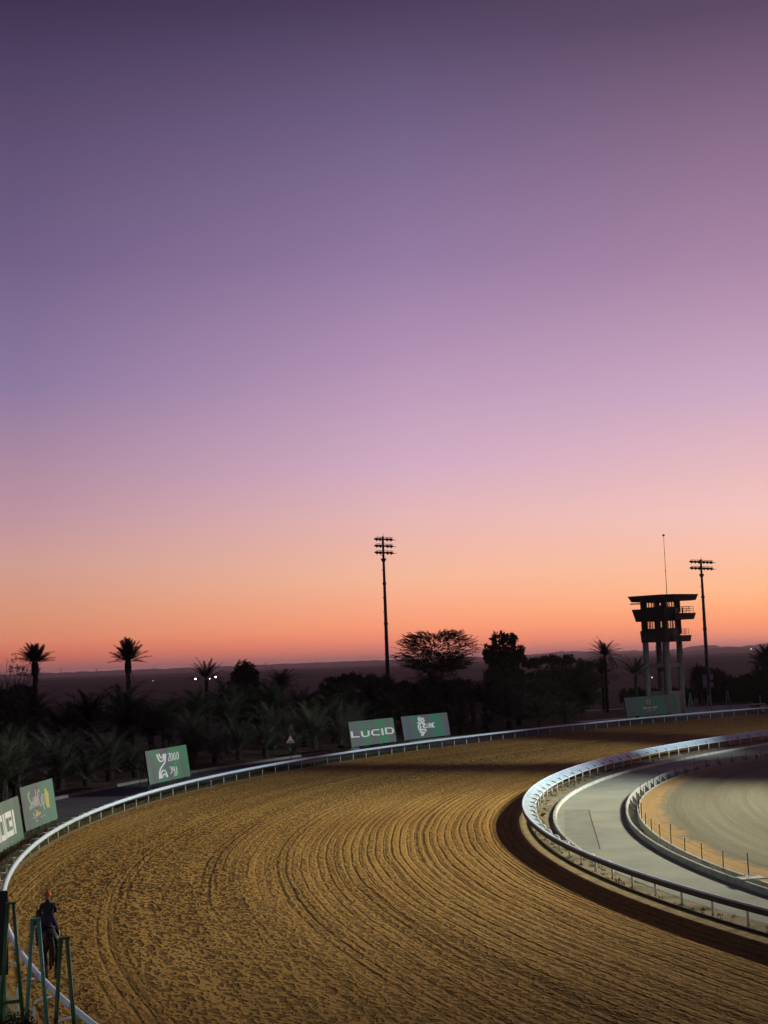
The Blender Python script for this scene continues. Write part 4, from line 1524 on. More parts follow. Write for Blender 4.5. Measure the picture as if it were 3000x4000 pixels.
b.build('saddle_cloth', M['purple'], horse, True)
me = skin_mesh('saddle', *skel([[(None, (0, -0.16, 1.66), (0.13, 0.05)), (None, (0, 0.03, 1.63), (0.12, 0.045)), (None, (0, 0.20, 1.67), (0.08, 0.05))]]))
me.materials.append(M['leather'])
link(bpy.data.objects.new('saddle', me), horse)
b = MB()
b.tube([(-0.30, 1.50, 1.42), (-0.05, 0.95, 1.72), (-0.12, 0.42, 1.88)], 0.012, 4)
b.tube([(-0.20, 1.52, 1.42), (0.12, 0.95, 1.70), (0.12, 0.42, 1.88)], 0.012, 4)
b.build('reins', M['leather'], horse)

rider = thing('person', 'rider in a dark jacket and red helmet sitting on the dark horse', 'person', (horse.location.x, horse.location.y, 0), HR)
ch = [[('pel', (0, -0.02, 1.80), (0.17, 0.14)), ('waist', (0, 0.0, 1.98), (0.155, 0.115)), ('chest', (0, 0.05, 2.20), (0.19, 0.125)), ('neckb', (0, 0.06, 2.36), (0.085, 0.08)), ('neck', (0, 0.08, 2.43), 0.058), ('head', (0, 0.10, 2.54), (0.078, 0.092)), (None, (0, 0.10, 2.64), (0.075, 0.09))],
      ['head', (None, (0, 0.195, 2.53), 0.018)]]
for s in (-1, 1):
    ch.append(['pel', (None, (s * 0.20, 0.10, 1.70), 0.105), ('k%d' % s, (s * 0.33, 0.34, 1.42), 0.072), (None, (s * 0.35, 0.18, 1.18), 0.066), (None, (s * 0.34, 0.10, 1.02), 0.048), (None, (s * 0.345, 0.14, 0.96), 0.05), (None, (s * 0.355, 0.32, 0.97), 0.036)])
    ch.append(['chest', (None, (s * 0.20, 0.05, 2.28), 0.075), (None, (s * 0.27, 0.08, 2.05), 0.056), ('w%d' % s, (s * 0.15, 0.35, 1.93), 0.038), ('p%d' % s, (s * 0.125, 0.42, 1.91), (0.042, 0.03))])
    for j, (dx, ln) in enumerate(((-0.034, .055), (-0.012, .065), (0.010, .062), (0.032, .05))):
        x = s * 0.125 + dx
        ch.append(['p%d' % s, (None, (x, 0.455, 1.915), 0.010), (None, (x, 0.455 + ln * 0.6, 1.895), 0.009), (None, (x, 0.45 + ln * 0.35, 1.868), 0.008)])
    ch.append(['p%d' % s, (None, (s * 0.085, 0.42, 1.935), 0.011), (None, (s * 0.075, 0.455, 1.925), 0.009)])
me = skin_mesh('body', *skel(ch))
for k in ('navy', 'purple', 'leather', 'skin'):
    me.materials.append(M[k])
for pl in me.polygons:
    c = pl.center
    if c.z > 2.47 or (c.y > 0.36 and 1.84 < c.z < 1.99):
        pl.material_index = 3
    elif c.z < 1.36:
        pl.material_index = 2
    elif c.z < 1.93 and abs(c.x) < 0.45 and c.y < 0.5 and not (c.z > 1.88 and c.y > 0.2):
        pl.material_index = 1
    else:
        pl.material_index = 0
link(bpy.data.objects.new('body', me), rider)
b = MB()
rows = []
for a in np.linspace(-0.25, 1.5, 8):
    rows.append([(0.128 * math.cos(a) * math.cos(t_), 0.105 + 0.145 * math.cos(a) * math.sin(t_), 2.585 + 0.135 * math.sin(a)) for t_ in np.linspace(0, 2 * math.pi, 17)[:-1]])
b.loft(rows, True)
b.f.append(tuple(len(b.v) - 16 + i for i in range(16)))
b.m.append(0)
hm = b.build('helmet', M['helmet'], rider, True)
b = MB()
b.tube([(0, 0.08, 2.715), (0, 0.08, 2.75)], [0.03, 0.012], 8)
b.build('helmet_button', M['helmet'], hm)
b = MB()
pts = [(0.09 * math.sin(a), 0.21 + 0.075 * math.cos(a), 2.565) for a in np.linspace(-1.5, 1.5, 9)]
b.add([(0.10 * math.sin(a), 0.17 + 0.06 * math.cos(a), 2.575) for a in np.linspace(-1.5, 1.5, 9)] + pts, [(i, i + 1, 10 + i, 9 + i) for i in range(8)])
b.build('helmet_peak', M['helmet'], hm)


# ================================================================== palms and trees
def frond_arrays(g, L, el, az, droop, origin, nl=30, wl=0.42, lw=1.0):
    """one feather frond: curved midrib and two rows of leaflets, as triangles"""
    n = 9
    d0 = np.array([math.cos(az), math.sin(az), 0.0])
    P = [np.array(origin, float)]
    a = el
    seg = L / n
    for i in range(n):
        P.append(P[-1] + seg * (d0 * math.cos(a) + np.array([0, 0, math.sin(a)])))
        a -= droop / n * (0.5 + 1.1 * i / n)
    P = np.array(P)
    V, Fc = [], []

    def tri(p, q, r):
        k = len(V)
        V.extend((p, q, r))
        Fc.append((k, k + 1, k + 2))
    side = np.array([-math.sin(az), math.cos(az), 0.0])
    for i in range(n):
        w0, w1 = 0.035 * (1 - i / n) + 0.006, 0.035 * (1 - (i + 1) / n) + 0.006
        tri(P[i] - side * w0, P[i] + side * w0, P[i + 1] + side * w1)
        tri(P[i] - side * w0, P[i + 1] + side * w1, P[i + 1] - side * w1)
    for k in range(nl):
        t = 0.14 + 0.86 * k / (nl - 1)
        x = t * n
        i = min(int(x), n - 1)
        p = P[i] + (P[i + 1] - P[i]) * (x - i)
        tan = (P[i + 1] - P[i]) / seg
        up = np.cross(tan, side)
        ll = L * wl * 0.5 * (math.sin(math.pi * min(1, 0.12 + 0.88 * t) ** 0.8) * 0.75 + 0.25) * g.uniform(0.85, 1.1)
        for s in (-1, 1):
            d = tan * g.uniform(0.65, 0.95) + side * s * g.uniform(0.6, 0.85) + up * g.uniform(-0.1, 0.45)
            d /= np.linalg.norm(d)
            w = (0.022 + 0.012 * g.random()) * lw
            ww = tan * w
            tri(p - ww, p + ww, p + d * ll + np.array([0, 0, -0.06 * ll]))
    return V, Fc


def palm_mesh(seed, L, nf, el0, el1, droop, z0, hang=0, nl=30, rcrown=0.12, lw=1.0, wl=0.42):
    g = random.Random(seed)
    V, Fc = [], []
    for k in range(nf):
        f_ = (k + 0.5) / nf
        el = el1 + (el0 - el1) * f_ ** 1.15 + g.uniform(-0.12, 0.12)
        az = k * 2.39996 + g.uniform(-0.25, 0.25)
        o = (rcrown * math.cos(az), rcrown * math.sin(az), z0 + 0.25 * (1 - f_))
        v, f = frond_arrays(g, L * g.uniform(0.82, 1.08), el, az, droop * g.uniform(0.8, 1.25), o, nl, wl, lw)
        b = len(V)
        V += v
        Fc += [tuple(i + b for i in q) for q in f]
    for k in range(hang):
        az = g.uniform(0, 6.28)
        v, f = frond_arrays(g, L * g.uniform(0.5, 0.8), g.uniform(-1.5, -1.0), az, 0.25, (rcrown * 1.5 * math.cos(az), rcrown * 1.5 * math.sin(az), z0 - g.uniform(0.1, 1.2)), 18, 0.3, lw)
        b = len(V)
        V += v
        Fc += [tuple(i + b for i in q) for q in f]
    return np.array(V), np.array(Fc)


def trunk_mb(seed, H_, r0, r1, boots=True):
    g = random.Random(seed)
    b = MB()
    if H_ > 10:
        b.tube([(0, 0, H_ - 1.9), (0, 0, H_ - 1.5), (0, 0, H_ - 0.5), (0, 0, H_ + 0.25)], [r1, r1 * 1.55, r1 * 1.6, r1 * 1.2], 10)
    n = max(4, int(H_ / 0.35))
    pts = [(0.03 * math.sin(i * 0.7), 0.03 * math.cos(i * 0.9), H_ * i / n) for i in range(n + 1)]
    b.tube(pts, [r0 + (r1 - r0) * i / n + (0.03 if i % 2 else 0) for i in range(n + 1)], 10)
    if boots:
        m = int(H_ * 16)
        for k in range(m):
            z = g.uniform(0.05, H_)
            a = g.uniform(0, 6.28)
            rr = r0 + (r1 - r0) * z / H_
            d = Vector((math.cos(a), math.sin(a), 0))
            s = Vector((-math.sin(a), math.cos(a), 0)) * 0.07
            p = d * rr * 0.85 + Vector((0, 0, z))
            q = d * (rr + g.uniform(0.08, 0.2)) + Vector((0, 0, z + g.uniform(0.12, 0.3)))
            b.add([p - s, p + s, q + s * 0.5, q - s * 0.5], [(0, 1, 2, 3)])
    return b


PROTO = {}


def palm(kind, loc, rz, scale, label, group, cat='palm'):
    """kinds share meshes; each palm is an object with its own trunk and crown"""
    if kind not in PROTO:
        spec = PALM[kind]
        t = bpy.data.objects.new('date_palm', None)
        v, f = palm_mesh(spec['seed'], spec['L'], spec['nf'], spec['el0'], spec['el1'], spec['droop'], spec['H'], spec.get('hang', 0), spec.get('nl', 30), spec.get('r', 0.2) * 0.7, spec.get('lw', 1.0), spec.get('wl', 0.42))
        cr = npmesh('crown', v, f, M[spec.get('mat', 'frond')])
        tr = trunk_mb(spec['seed'], spec['H'], spec.get('r0', 0.3), spec.get('r', 0.2)).build('trunk', M['palm_bark'])
        PROTO[kind] = (cr.data, tr.data)
        bpy.data.objects.remove(cr)
        bpy.data.objects.remove(tr)
        bpy.data.objects.remove(t)
    t = thing('date_palm', label, cat, loc, rz, group)
    t.scale = (scale, scale, scale)
    for nm, me in zip(('crown', 'trunk'), PROTO[kind]):
        link(bpy.data.objects.new(nm, me), t)
    return t


PALM = {
    # young palms: arching fronds almost from the ground
    'young1': dict(seed=1, L=4.3, nf=30, el0=0.45, el1=1.42, droop=1.15, H=0.9, r0=0.34, r=0.30, nl=38, lw=1.3, wl=0.46),
    'young2': dict(seed=2, L=3.9, nf=26, el0=0.35, el1=1.35, droop=1.3, H=0.7, r0=0.34, r=0.30, nl=38, lw=1.3, wl=0.46),
    'young3': dict(seed=3, L=4.6, nf=28, el0=0.55, el1=1.45, droop=1.0, H=1.1, r0=0.36, r=0.32, nl=38, lw=1.3, wl=0.46),
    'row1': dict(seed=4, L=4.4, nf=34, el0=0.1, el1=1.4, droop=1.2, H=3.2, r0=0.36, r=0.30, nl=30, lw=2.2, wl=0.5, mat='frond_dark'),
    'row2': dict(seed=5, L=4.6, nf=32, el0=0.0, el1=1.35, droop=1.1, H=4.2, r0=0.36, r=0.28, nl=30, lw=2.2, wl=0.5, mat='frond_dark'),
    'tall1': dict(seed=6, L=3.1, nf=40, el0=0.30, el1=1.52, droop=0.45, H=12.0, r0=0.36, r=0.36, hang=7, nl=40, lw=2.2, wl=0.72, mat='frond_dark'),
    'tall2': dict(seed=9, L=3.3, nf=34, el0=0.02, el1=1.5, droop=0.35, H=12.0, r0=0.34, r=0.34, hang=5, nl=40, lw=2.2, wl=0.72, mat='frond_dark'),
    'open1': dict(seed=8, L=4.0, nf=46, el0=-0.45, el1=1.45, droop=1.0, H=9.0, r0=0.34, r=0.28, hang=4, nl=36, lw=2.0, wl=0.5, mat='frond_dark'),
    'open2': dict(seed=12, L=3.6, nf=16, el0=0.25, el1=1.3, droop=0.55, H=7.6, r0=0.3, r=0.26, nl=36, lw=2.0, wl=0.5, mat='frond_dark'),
}
rp = random.Random(21)
front = [(236, 3085, 'young1', 'kerbside young date palm rising directly behind the script lettered board'),
         (340, 3070, 'young2', 'low kerbside date palm, first one right of the script lettered board'),
         (429, 3051, 'young1', 'kerbside date palm midway between the script board and the arch logo board'),
         (530, 3036, 'young2', 'kerbside date palm immediately left of the arch logo board'),
         (746, 3003, 'young3', 'tall arching young date palm at the right edge of the arch logo board'),
         (840, 2983, 'young2', 'short bushy date palm, second one right of the arch logo board'),
         (936, 2969, 'young3', 'wide pale fronded date palm halfway between the arch logo board and the road sign'),
         (1037.5, 2959, 'young1', 'date palm standing just left of the triangular road sign'),
         (1143, 2950, 'young2', 'date palm whose fronds fan out behind the triangular road sign'),
         (1230, 2928, 'young3', 'date palm just right of the triangular road sign'),
         (1331.6, 2921, 'young1', 'dim date palm at the left end of the wide lettered board'),
         (1430, 2905, 'young2', 'dim date palm hidden low behind the wide lettered board'),
         (1800, 2868, 'young1', 'dim young date palm at the right end of the snowflake board'),
         (1908, 2862, 'young2', 'dim low date palm, second one right of the snowflake board'),
         (1988.6, 2847, 'young3', 'dim date palm with pale upright fronds, third right of the snowflake board'),
         (2110, 2838, 'young1', 'dim date palm, fourth one right of the snowflake board'),
         (2215, 2826, 'young2', 'dim date palm farthest right before the pale paving')]
for px, py, k, lb in front:
    p = G(px, py)
    palm(k, (p.x, p.y, 0), rp.uniform(0, 6.28), rp.uniform(0.92, 1.12), lb, 'young date palms along the kerb')
for th, o_, k, s, lb in ((166.6, 13.6, 'young3', 1.2, 'big young date palm with lit fronds behind the block lettered board'),
                         (164.9, 14.6, 'young1', 1.15, 'big young date palm with lit fronds above the gap between the two left boards'),
                         (168.4, 15.0, 'young3', 1.25, 'big lit date palm at the left edge above the block lettered board')):
    palm(k, pt(th, float(r_out(th)) + o_), rp.uniform(0, 6.28), s, lb, 'young date palms along the kerb')
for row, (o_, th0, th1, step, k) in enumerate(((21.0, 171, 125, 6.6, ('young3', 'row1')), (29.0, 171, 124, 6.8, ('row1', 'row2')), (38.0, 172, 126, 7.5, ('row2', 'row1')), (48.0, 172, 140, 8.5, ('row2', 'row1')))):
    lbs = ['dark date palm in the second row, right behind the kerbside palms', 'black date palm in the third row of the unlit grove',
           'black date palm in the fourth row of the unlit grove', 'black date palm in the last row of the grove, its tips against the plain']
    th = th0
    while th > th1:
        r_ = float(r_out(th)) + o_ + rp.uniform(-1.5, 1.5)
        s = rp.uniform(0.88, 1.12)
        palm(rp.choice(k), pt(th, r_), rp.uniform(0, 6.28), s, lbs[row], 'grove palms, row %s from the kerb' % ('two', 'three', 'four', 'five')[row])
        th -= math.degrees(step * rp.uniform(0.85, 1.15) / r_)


def tall(kind, px, pyc, Y, rz, label, Hk, s=1.0):
    """crown centre at picture row pyc"""
    p = PY(px, pyc, Y)
    t = palm(kind, (p.x, p.y, 0), rz, s, label, 'palms rising above the grove')
    k = p.z / (PALM[kind]['H'] * s + 0.8 * s)
    t.scale = (s, s, s)
    for c in t.children:
        if c.name.startswith('trunk'):
            c.scale = (1, 1, p.z / s / (PALM[kind]['H']))
        else:
            c.location = (0, 0, p.z / s - PALM[kind]['H'])
    return t


tall('tall1', 137, 2592, 205, 0.5, 'tall date palm with a dense round crown and drooping fronds on its right, far left', 0, 0.92)
tall('tall2', 500, 2585, 212, 2.1, 'tall date palm with thin side fronds and a shaggy neck, second from left', 0, 0.98)
tall('open2', 806, 2655, 222, 1.0, 'short date palm with few upright fronds beside the distant lamps', 0, 0.95)
tall('row1', 1100, 2690, 215, 0.3, 'broad spiky date palm right of the round leafy tree', 0, 0.85)
tall('open1', 2362, 2568, 250, 1.2, 'date palm with long drooping fronds left of the tower', 0, 0.88)
tall('open2', 2482, 2640, 224, 0.4, 'date palm with a bare trunk in front of the left tower column', 0, 0.9)
tall('open1', 2352, 2640, 262, 3.0, 'low dark date palm below the drooping palm left of the tower', 0, 0.8)
tall('open1', 2728, 2660, 272, 2.2, 'dark low date palm between the tower and the right mast', 0, 0.8)
tall('tall1', 3008, 2612, 250, 0.2, 'dark palm cut off by the right edge', 0, 1.3)


def leaf_cloud(g, blobs, n, size, flat=0.0):
    """small leaf triangles clustered in blobs (centre, radii); clumps leave gaps"""
    V = []
    w = np.array([b[1][0] * b[1][1] * b[1][2] for b in blobs]) ** 0.75
    cnt = np.maximum(6, (n * w / w.sum()).astype(int))
    for (c, rd), m in zip(blobs, cnt):
        k = max(4, m // 26)
        cc = g.normal(0, 1, (k, 3))
        cc /= np.linalg.norm(cc, axis=1)[:, None] + 1e-6
        cc *= (g.random(k) ** 0.42)[:, None]
        idx = g.integers(0, k, m)
        p = cc[idx] * np.array(rd) + np.array(c) + g.normal(0, 0.10 * min(rd) + 0.05, (m, 3))
        V.append(p)
    P = np.concatenate(V)
    m = len(P)
    a = g.normal(0, 1, (m, 3))
    a[:, 2] *= 1 - flat
    a /= np.linalg.norm(a, axis=1)[:, None]
    b = g.normal(0, 1, (m, 3))
    b -= (b * a).sum(1)[:, None] * a
    b /= np.linalg.norm(b, axis=1)[:, None]
    s = size * g.uniform(0.6, 1.3, m)[:, None]
    v = np.stack([P - b * s * 0.35, P + b * s * 0.35, P + a * s * 1.3], 1).reshape(-1, 3)
    return v, np.arange(3 * m).reshape(-1, 3)


def limb(b, g, p, d, ln, r_, depth, ends, spread=0.6, up=0.1, nseg=4):
    pts, rr = [p], [r_]
    for i in range(nseg):
        d = (d + Vector((g.gauss(0, .13), g.gauss(0, .13), g.gauss(0, .10) + up * 0.3))).normalized()
        pts.append(pts[-1] + d * ln / nseg)
        rr.append(r_ * (1 - 0.45 * (i + 1) / nseg))
    b.tube(pts, rr, 6 if r_ > 0.05 else 4, False)
    ends.append((pts[-1], d, depth))
    if depth > 0:
        for k in range(g.choice((2, 3, 3))):
            q = g.choice(pts[2:])
            nd = (d + Vector((g.gauss(0, spread), g.gauss(0, spread), g.gauss(0, spread * 0.6) + up))).normalized()
            limb(b, g, q, nd, ln * g.uniform(0.6, 0.85), rr[-1] * 0.75, depth - 1, ends, spread, up, nseg)


def tree(name, label, px, ytop, Y, blobs, n, size, group='trees behind the grove', seed=1, m='leaf', trunk_h=2.0, lean=0.0, cat='tree'):
    """blobs in metres about the foot: (x, y, z, rx, ry, rz), z as a share of the height"""
    p = PY(px, ytop, Y)
    H_ = p.z
    g = np.random.default_rng(seed)
    gr = random.Random(seed)
    t = thing(name, label, cat, (p.x, p.y, 0), 0, group)
    bl = [((x, y, z * H_), (rx, ry, rz)) for x, y, z, rx, ry, rz in blobs]
    v, f = leaf_cloud(g, bl, int(n * 1.7), size * (1.75 if size > 0.15 else 1.0))
    v = v[:]
    npmesh('crown', v, f, M[m], t)
    b = MB()
    ends = []
    b.tube([(0, 0, 0), (0.1, 0, trunk_h * 0.6), (lean, 0.05, trunk_h)], [0.3, 0.24, 0.2], 8, False)
    for (c, rd) in bl:
        c = Vector(c)
        a = Vector((lean, 0.05, trunk_h))
        mid = a.lerp(c, 0.5) + Vector((gr.uniform(-.3, .3), gr.uniform(-.3, .3), gr.uniform(-0.2, .4)))
        b.tube([a, mid, c, c + Vector((0, 0, rd[2] * 0.7))], [0.14, 0.09, 0.05, 0.015], 5, False)
    b.build('trunk', M['bark'], t)
    return t


tree('leafy_tree', 'round topped leafy tree beside the short palm', 948, 2570, 228,
     [(0.3, 0, .80, 1.6, 1.6, 1.9), (-1.0, .2, .66, 1.4, 1.4, 1.6), (1.5, 0, .68, 1.2, 1.3, 2.0), (0, 0, .45, 2.8, 2.2, 2.6), (0.2, 0, .22, 3.4, 2.4, 2.2), (-2.6, 0, .42, 1.2, 1.2, 1.2)], 9000, 0.20, seed=3)
tree('broad_bush', 'low broad dark bush left of the tall mast', 1400, 2632, 228,
     [(-4.2, 0, .78, 2.6, 2, 1.3), (-1.4, 0, .86, 2.6, 2, 1.2), (1.6, 0, .84, 2.5, 2, 1.2), (4.0, 0, .74, 2.2, 2, 1.4), (0, 0, .45, 6.5, 2.5, 2.4), (-5.6, 0, .5, 2, 2, 2), (0, 0, .18, 6.8, 2.4, 1.6)], 13000, 0.19, seed=4, cat='bush')
tree('dense_tree', 'dense upright dark tree with several pointed lobes', 1958, 2462, 246,
     [(-1.1, 0, .86, .75, .8, 1.5), (0.25, 0, .90, .8, .8, 1.5), (1.7, 0, .87, .85, .9, 1.5), (-2.5, 0, .74, .8, .9, 1.5), (3.1, 0, .70, .8, .9, 1.7), (0.2, 0, .66, 3.1, 2, 2.4), (0.3, 0, .42, 3.7, 2.4, 3.0), (0.2, 0, .18, 4.0, 2.4, 2.2)], 15000, 0.22, seed=5)
tree('broad_bush', 'wide dark thicket right of the dense lobed tree', 2190, 2556, 246,
     [(-5.0, 0, .88, 1.8, 1.6, .9), (-2.2, 0, .92, 2.2, 1.6, .7), (1.0, 0, .90, 2.4, 1.6, .8), (4.2, 0, .82, 1.8, 1.6, .9), (0, 0, .6, 6.2, 2.2, 2.4), (3.6, 0, .5, 3.0, 2, 2.6), (0, 0, .25, 7.0, 2.4, 2.4)], 15000, 0.19, seed=6, cat='bush')
tree('broad_bush', 'dark bushes at the foot of the acacia behind the boards', 1690, 2640, 236,
     [(-4, 0, .7, 3.0, 2, 1.6), (0, 0, .72, 3.4, 2, 1.5), (4.2, 0, .7, 3.0, 2, 1.6), (0, 0, .3, 7.2, 2.4, 2.4)], 11000, 0.19, seed=7, cat='bush')
tree('broad_bush', 'dark bush filling the gap under the pointed lobed tree', 2075, 2640, 236,
     [(-3, 0, .7, 3.0, 2, 1.6), (2, 0, .72, 3.0, 2, 1.5), (0, 0, .3, 5.2, 2.4, 2.4)], 8000, 0.19, seed=17, cat='bush')
tree('leafy_tree', 'dark leafy tree rising behind the right mast', 2790, 2610, 282,
     [(-3.6, 0, .80, 1.4, 1.4, 1.6), (-2.2, 0, .88, 1.0, 1.2, 1.3), (0.2, 0, .74, 1.8, 1.5, 1.8), (-1.0, 0, .45, 4.0, 2.0, 2.8), (0.8, 0, .2, 5.0, 2.2, 2.2)], 9500, 0.22, seed=8)
tree('broad_bush', 'dark hedge like bushes between the right mast and the right edge', 2885, 2648, 284,
     [(-2.6, 0, .80, 2.6, 2, 1.4), (1.6, 0, .84, 2.8, 2, 1.2), (5.0, 0, .9, 2.4, 2, 1.6), (1.0, 0, .4, 7.0, 2.2, 2.6)], 10000, 0.22, seed=9, cat='bush')
tree('broad_bush', 'dark bush beneath the palm at the right edge', 2985, 2600, 262,
     [(0, 0, .78, 2.2, 2, 2.0), (1.6, 0, .6, 2.4, 2, 2.4), (-2.0, 0, .45, 2.6, 2, 2.2), (0.6, 0, .2, 4.0, 2.2, 2.2)], 8000, 0.22, seed=10, cat='bush')
tree('broad_bush', 'dark bush behind the tower columns', 2560, 2680, 262,
     [(-4, 0, .6, 3.0, 2, 1.6), (1, 0, .6, 3.4, 2, 1.4), (4.5, 0, .5, 2.6, 2, 1.4), (0, 0, .25, 6.0, 2.2, 1.6)], 7000, 0.2, seed=11, cat='bush')
tree('broad_bush', 'dark undergrowth bush at the far left under the bare trees', 40, 2672, 206,
     [(-3, 0, .75, 2.6, 2, 1.8), (1.5, 0, .8, 2.2, 2, 1.6), (0, 0, .35, 5.0, 2.4, 2.8)], 8000, 0.2, seed=12, cat='bush')
p = G(1060, 3012)
t = tree('green_shrub', 'small fresh green shrub tucked behind the outside rail below the road sign', 1055, 3003, p.y + 0.8, [(0, 0, .55, .9, .5, .35), (-.5, 0, .4, .5, .4, .3)], 900, 0.07, 'verge shrubs', 13, 'grass', 0.15, cat='shrub')
M['shrub'] = mat('dark_shrub_leaf', (0.016, 0.022, 0.012), 0.8, (0.025, 0.03, 0.016), 2.0, spec=0.1)
for px, ytop, Y, sd, lb in ((20, 3905, 33.5, 14, 'black shrub in the bottom left corner'), (72, 3915, 34.5, 15, 'black shrub just right of the corner shrub, at the feet of the green frames')):
    tree('dark_shrub', lb, px, ytop, Y, [(0, 0, .7, .34, .4, .45), (-.25, 0, .45, .4, .45, .5), (.1, 0, .2, .45, .5, .5)], 2600, 0.06, 'near shrubs', sd, 'shrub', 0.5, cat='shrub')


# ------------------------------------------------------------------ umbrella acacia: layered sprays of thin curved twigs
def acacia(px, ytop, Y, seed):
    p = PY(px, ytop, Y)
    H_ = p.z
    g = random.Random(seed)
    t = thing('acacia_tree', 'wide feathery acacia with layered sprays of fine twigs, right of the tall mast', 'tree', (p.x, p.y, 0), 0, 'trees behind the grove')
    b = MB()
    hub = []
    for k in range(7):
        a = k * 0.9 + g.uniform(-.2, .2)
        c = Vector((math.cos(a) * g.uniform(1.2, 3.0), math.sin(a) * g.uniform(0.8, 2.0), H_ * g.uniform(0.50, 0.62)))
        b.tube([(0, 0, 0.5), (c.x * .3, c.y * .3, H_ * 0.25), c * 0.75 + Vector((0, 0, H_ * 0.14)), c], [0.2, 0.15, 0.1, 0.07], 6, False)
        hub.append(c)
    b.tube([(0, 0, 0), (0, 0, 1.0)], [0.35, 0.25], 8, False)
    b.build('trunk', M['bark'], t)
    V, Fc = [], []
    zc, rx, ry, rz_ = H_ * 0.73, 7.0, 4.6, H_ * 0.235
    ng = np.random.default_rng(seed)
    lv, lf = leaf_cloud(ng, [((0.3, 0, H_ * 0.60), (4.6, 3.4, H_ * 0.11)), ((-1.6, 0, H_ * 0.70), (2.6, 2.2, H_ * 0.10)), ((2.0, 0, H_ * 0.70), (2.8, 2.2, H_ * 0.10)), ((0, 0, H_ * 0.45), (4.2, 3.0, H_ * 0.12))], 9000, 0.20, 0.5)
    for q in lf.reshape(-1, 3):
        o_ = len(V)
        V += [lv[q[0]], lv[q[1]], lv[q[2]], lv[q[2]]]
        Fc += [(o_, o_ + 1, o_ + 2, o_ + 3)]
    for k in range(1500):
        a = g.uniform(0, 2 * math.pi)
        h = g.uniform(-1, 1)
        h = math.copysign(abs(h) ** 0.8, h)
        w_ = math.sqrt(max(0.05, 1 - h * h)) ** 0.7
        f0 = g.uniform(0.45, 0.93)
        sx = 1.0 + 0.10 * math.sin(3 * a) + 0.08 * math.sin(5 * h + a)
        st = Vector((math.cos(a) * rx * w_ * f0 * sx, math.sin(a) * ry * w_ * f0, zc + rz_ * h * (0.82 + 0.1 * math.sin(2.3 * a))))
        out = Vector((math.cos(a), math.sin(a) * 0.8, 0.10 + 0.35 * max(h, 0)))
        end = st + out.normalized() * g.uniform(0.9, 1.9)
        n = 7
        ln = (end - st).length
        d = (end - st).normalized()
        pts = [st]
        dd = (d + Vector((0, 0, 0.02))).normalized()
        for i in range(n):
            dd = (dd + Vector((g.gauss(0, .15), g.gauss(0, .15), g.gauss(0.0, .10)))).normalized()
            pts.append(pts[-1] + dd * ln / n)
        for i in range(n):
            q, e = np.array(pts[i]), np.array(pts[i + 1])
            w = np.array([0.012, 0.012, 0.026]) * (1.4 - i / n)
            o_ = len(V)
            V += [q - w, q + w, e + w * .8, e - w * .8]
            Fc += [(o_, o_ + 1, o_ + 2, o_ + 3)]
            if i > 0:
                for j in range(5):
                    f_ = g.random()
                    m_ = q + (e - q) * f_
                    dv = np.array([g.gauss(0, 1), g.gauss(0, 1), g.gauss(0, .4)])
                    dv /= np.linalg.norm(dv)
                    s = g.uniform(0.05, 0.17)
                    sd = np.cross(dv, [0, 0, 1.0]) * 0.035 + np.array([0, 0, 0.025])
                    o_ = len(V)
                    V += [m_ - sd, m_ + sd, m_ + dv * s * 1.5 + sd * .4, m_ + dv * s * 1.5 - sd * .4]
                    Fc += [(o_, o_ + 1, o_ + 2, o_ + 3)]
    npmesh('crown', np.array(V), np.array(Fc), M['leaf'], t)
    return t


acacia(1700, 2452, 245, 4)


def bare_tree(label, px, ytop, Y, seed, leafy):
    p = PY(px, ytop, Y)
    g = random.Random(seed)
    H_ = p.z
    t = thing('bare_tree', label, 'tree', (p.x, p.y, 0), 0, 'thin trees at the far left')
    b = MB()
    ends = []
    b.tube([(0, 0, 0), (0.1, 0, H_ * 0.3), (0.05, 0, H_ * 0.55)], [0.22, 0.17, 0.13], 7, False)
    b.build('trunk', M['bark'], t)
    b = MB()
    for k in range(6):
        a = k * 1.1
        limb(b, g, Vector((0.05, 0, H_ * g.uniform(0.48, 0.56))), Vector((math.cos(a) * 0.6, math.sin(a) * 0.4, 1.0)).normalized(), H_ * 0.21, 0.07, 3, ends, 0.55, 0.12)
    if leafy:
        ng = np.random.default_rng(seed)
        for e, d, dep in ends:
            if dep <= 1 and g.random() < leafy:
                v, f = leaf_cloud(ng, [((e.x, e.y, e.z), (0.35, 0.3, 0.3))], 26, 0.15)
                b.add(v, [tuple(int(i) for i in q) for q in f])
    b.build('crown', M['bark'], t)
    return t


bare_tree('bare branched tree at the left edge of the photo', 14, 2560, 222, 5, 0.0)
bare_tree('half bare tree with ragged leaf tufts left of the tall round crowned palm', 74, 2556, 224, 9, 0.55)

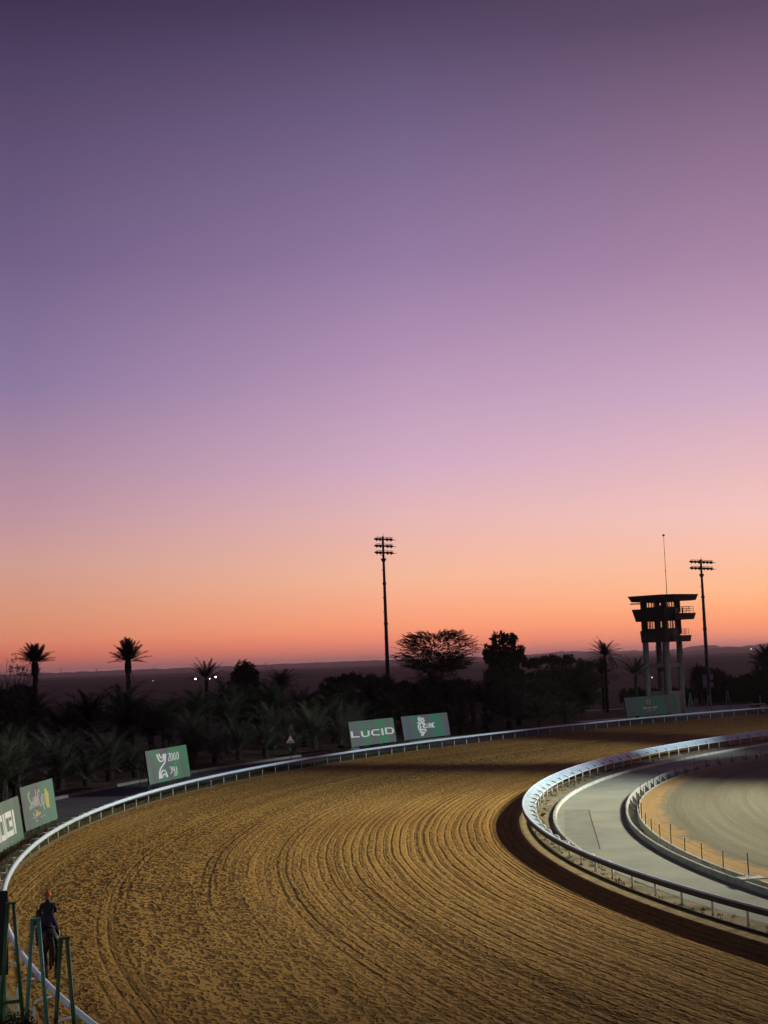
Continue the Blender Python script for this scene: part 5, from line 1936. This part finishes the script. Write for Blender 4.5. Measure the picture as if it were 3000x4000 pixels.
# ------------------------------------------------------------------ lamps and pylons far out on the plain
for px, py, Y, r_, lb in ((763.5, 2655, 900, 0.55, 'white lamp on the plain, left of the short palm'), (819, 2653, 1000, 0.35, 'small white lamp on the plain seen through the short palm'),
                          (842, 2648, 900, 0.5, 'white lamp on the plain, right of the short palm'), (598, 2660, 1200, 0.22, 'tiny dim lamp on the plain right of the shaggy palm'), (2934, 2537, 6000, 2.2, 'single tiny light on the hills at the right')):
    p = PY(px, py, Y)
    zb = max(p.z, 1.0)
    t = thing('distant_lamp', lb, 'lamp', (p.x, p.y, 0), 0, 'lamps far out on the plain')
    b = MB()
    b.tube([(0, 0, 0), (0, 0, zb)], 0.12, 5)
    b.build('pole', M['dark_metal'], t)
    b = MB()
    b.tube([(0, 0, zb), (0, 0, zb + r_ * 0.4), (0, 0, zb + r_ * 1.6), (0, 0, zb + 2 * r_)], [r_ * 0.3, r_, r_, r_ * 0.3], 8)
    b.build('lantern', M['lamp'] if Y < 1100 else M['lamp_small'], t)
for px, hpx, lb in ((237, 21, 'lattice pylon on the skyline between the two tall palms'), (378, 14, 'smaller lattice pylon on the skyline just left of the shaggy palm'), (1038, 12, 'tiny lattice pylon on the skyline above the spiky palm')):
    Y = 6500
    k = Y / F
    p = PY(px, 2640 - 0.0385 * px, Y)
    t = thing('pylon', lb, 'pylon', (p.x, p.y, 0), 0.3, 'pylons on the skyline')
    b = MB()
    h = hpx * k + 18
    for sx, sy in ((-1, -1), (1, -1), (1, 1), (-1, 1)):
        b.tube([(sx * 4, sy * 4, 0), (sx * 0.7, sy * 0.7, h)], 0.35, 4)
    for f_ in (0.2, 0.4, 0.6, 0.8):
        w = 4 - 3.3 * f_
        b.tube([(-w, -w, h * f_), (w, w, h * (f_ + 0.1))], 0.25, 4)
        b.tube([(w, -w, h * f_), (-w, w, h * (f_ + 0.1))], 0.25, 4)
    b.build('lattice', M['dark_metal'], t)
    b = MB()
    for f_, w in ((0.72, 6.5), (0.84, 5.5), (0.95, 4.5)):
        b.tube([(-w, 0, h * f_), (w, 0, h * f_)], 0.35, 4)
    b.build('crossarm', M['dark_metal'], t)

# ------------------------------------------------------------------ evening haze over the plain
b = MB()
b.box((0, 7000, 58), (46000, 34000, 118))
hz = b.build('haze', [])
hz.data.materials.clear()
m = bpy.data.materials.new('evening_haze')
m.use_nodes = True
t_ = m.node_tree
t_.nodes.clear()
vo = N(t_, 'ShaderNodeVolumePrincipled')
vo.inputs['Color'].default_value = (0.95, 0.90, 0.95, 1)
vo.inputs['Density'].default_value = HAZE
vo.inputs['Anisotropy'].default_value = 0.8
ot = N(t_, 'ShaderNodeOutputMaterial')
t_.links.new(vo.outputs[0], ot.inputs['Volume'])
hz.data.materials.append(m)
tag(hz, None, None, None, 'stuff')
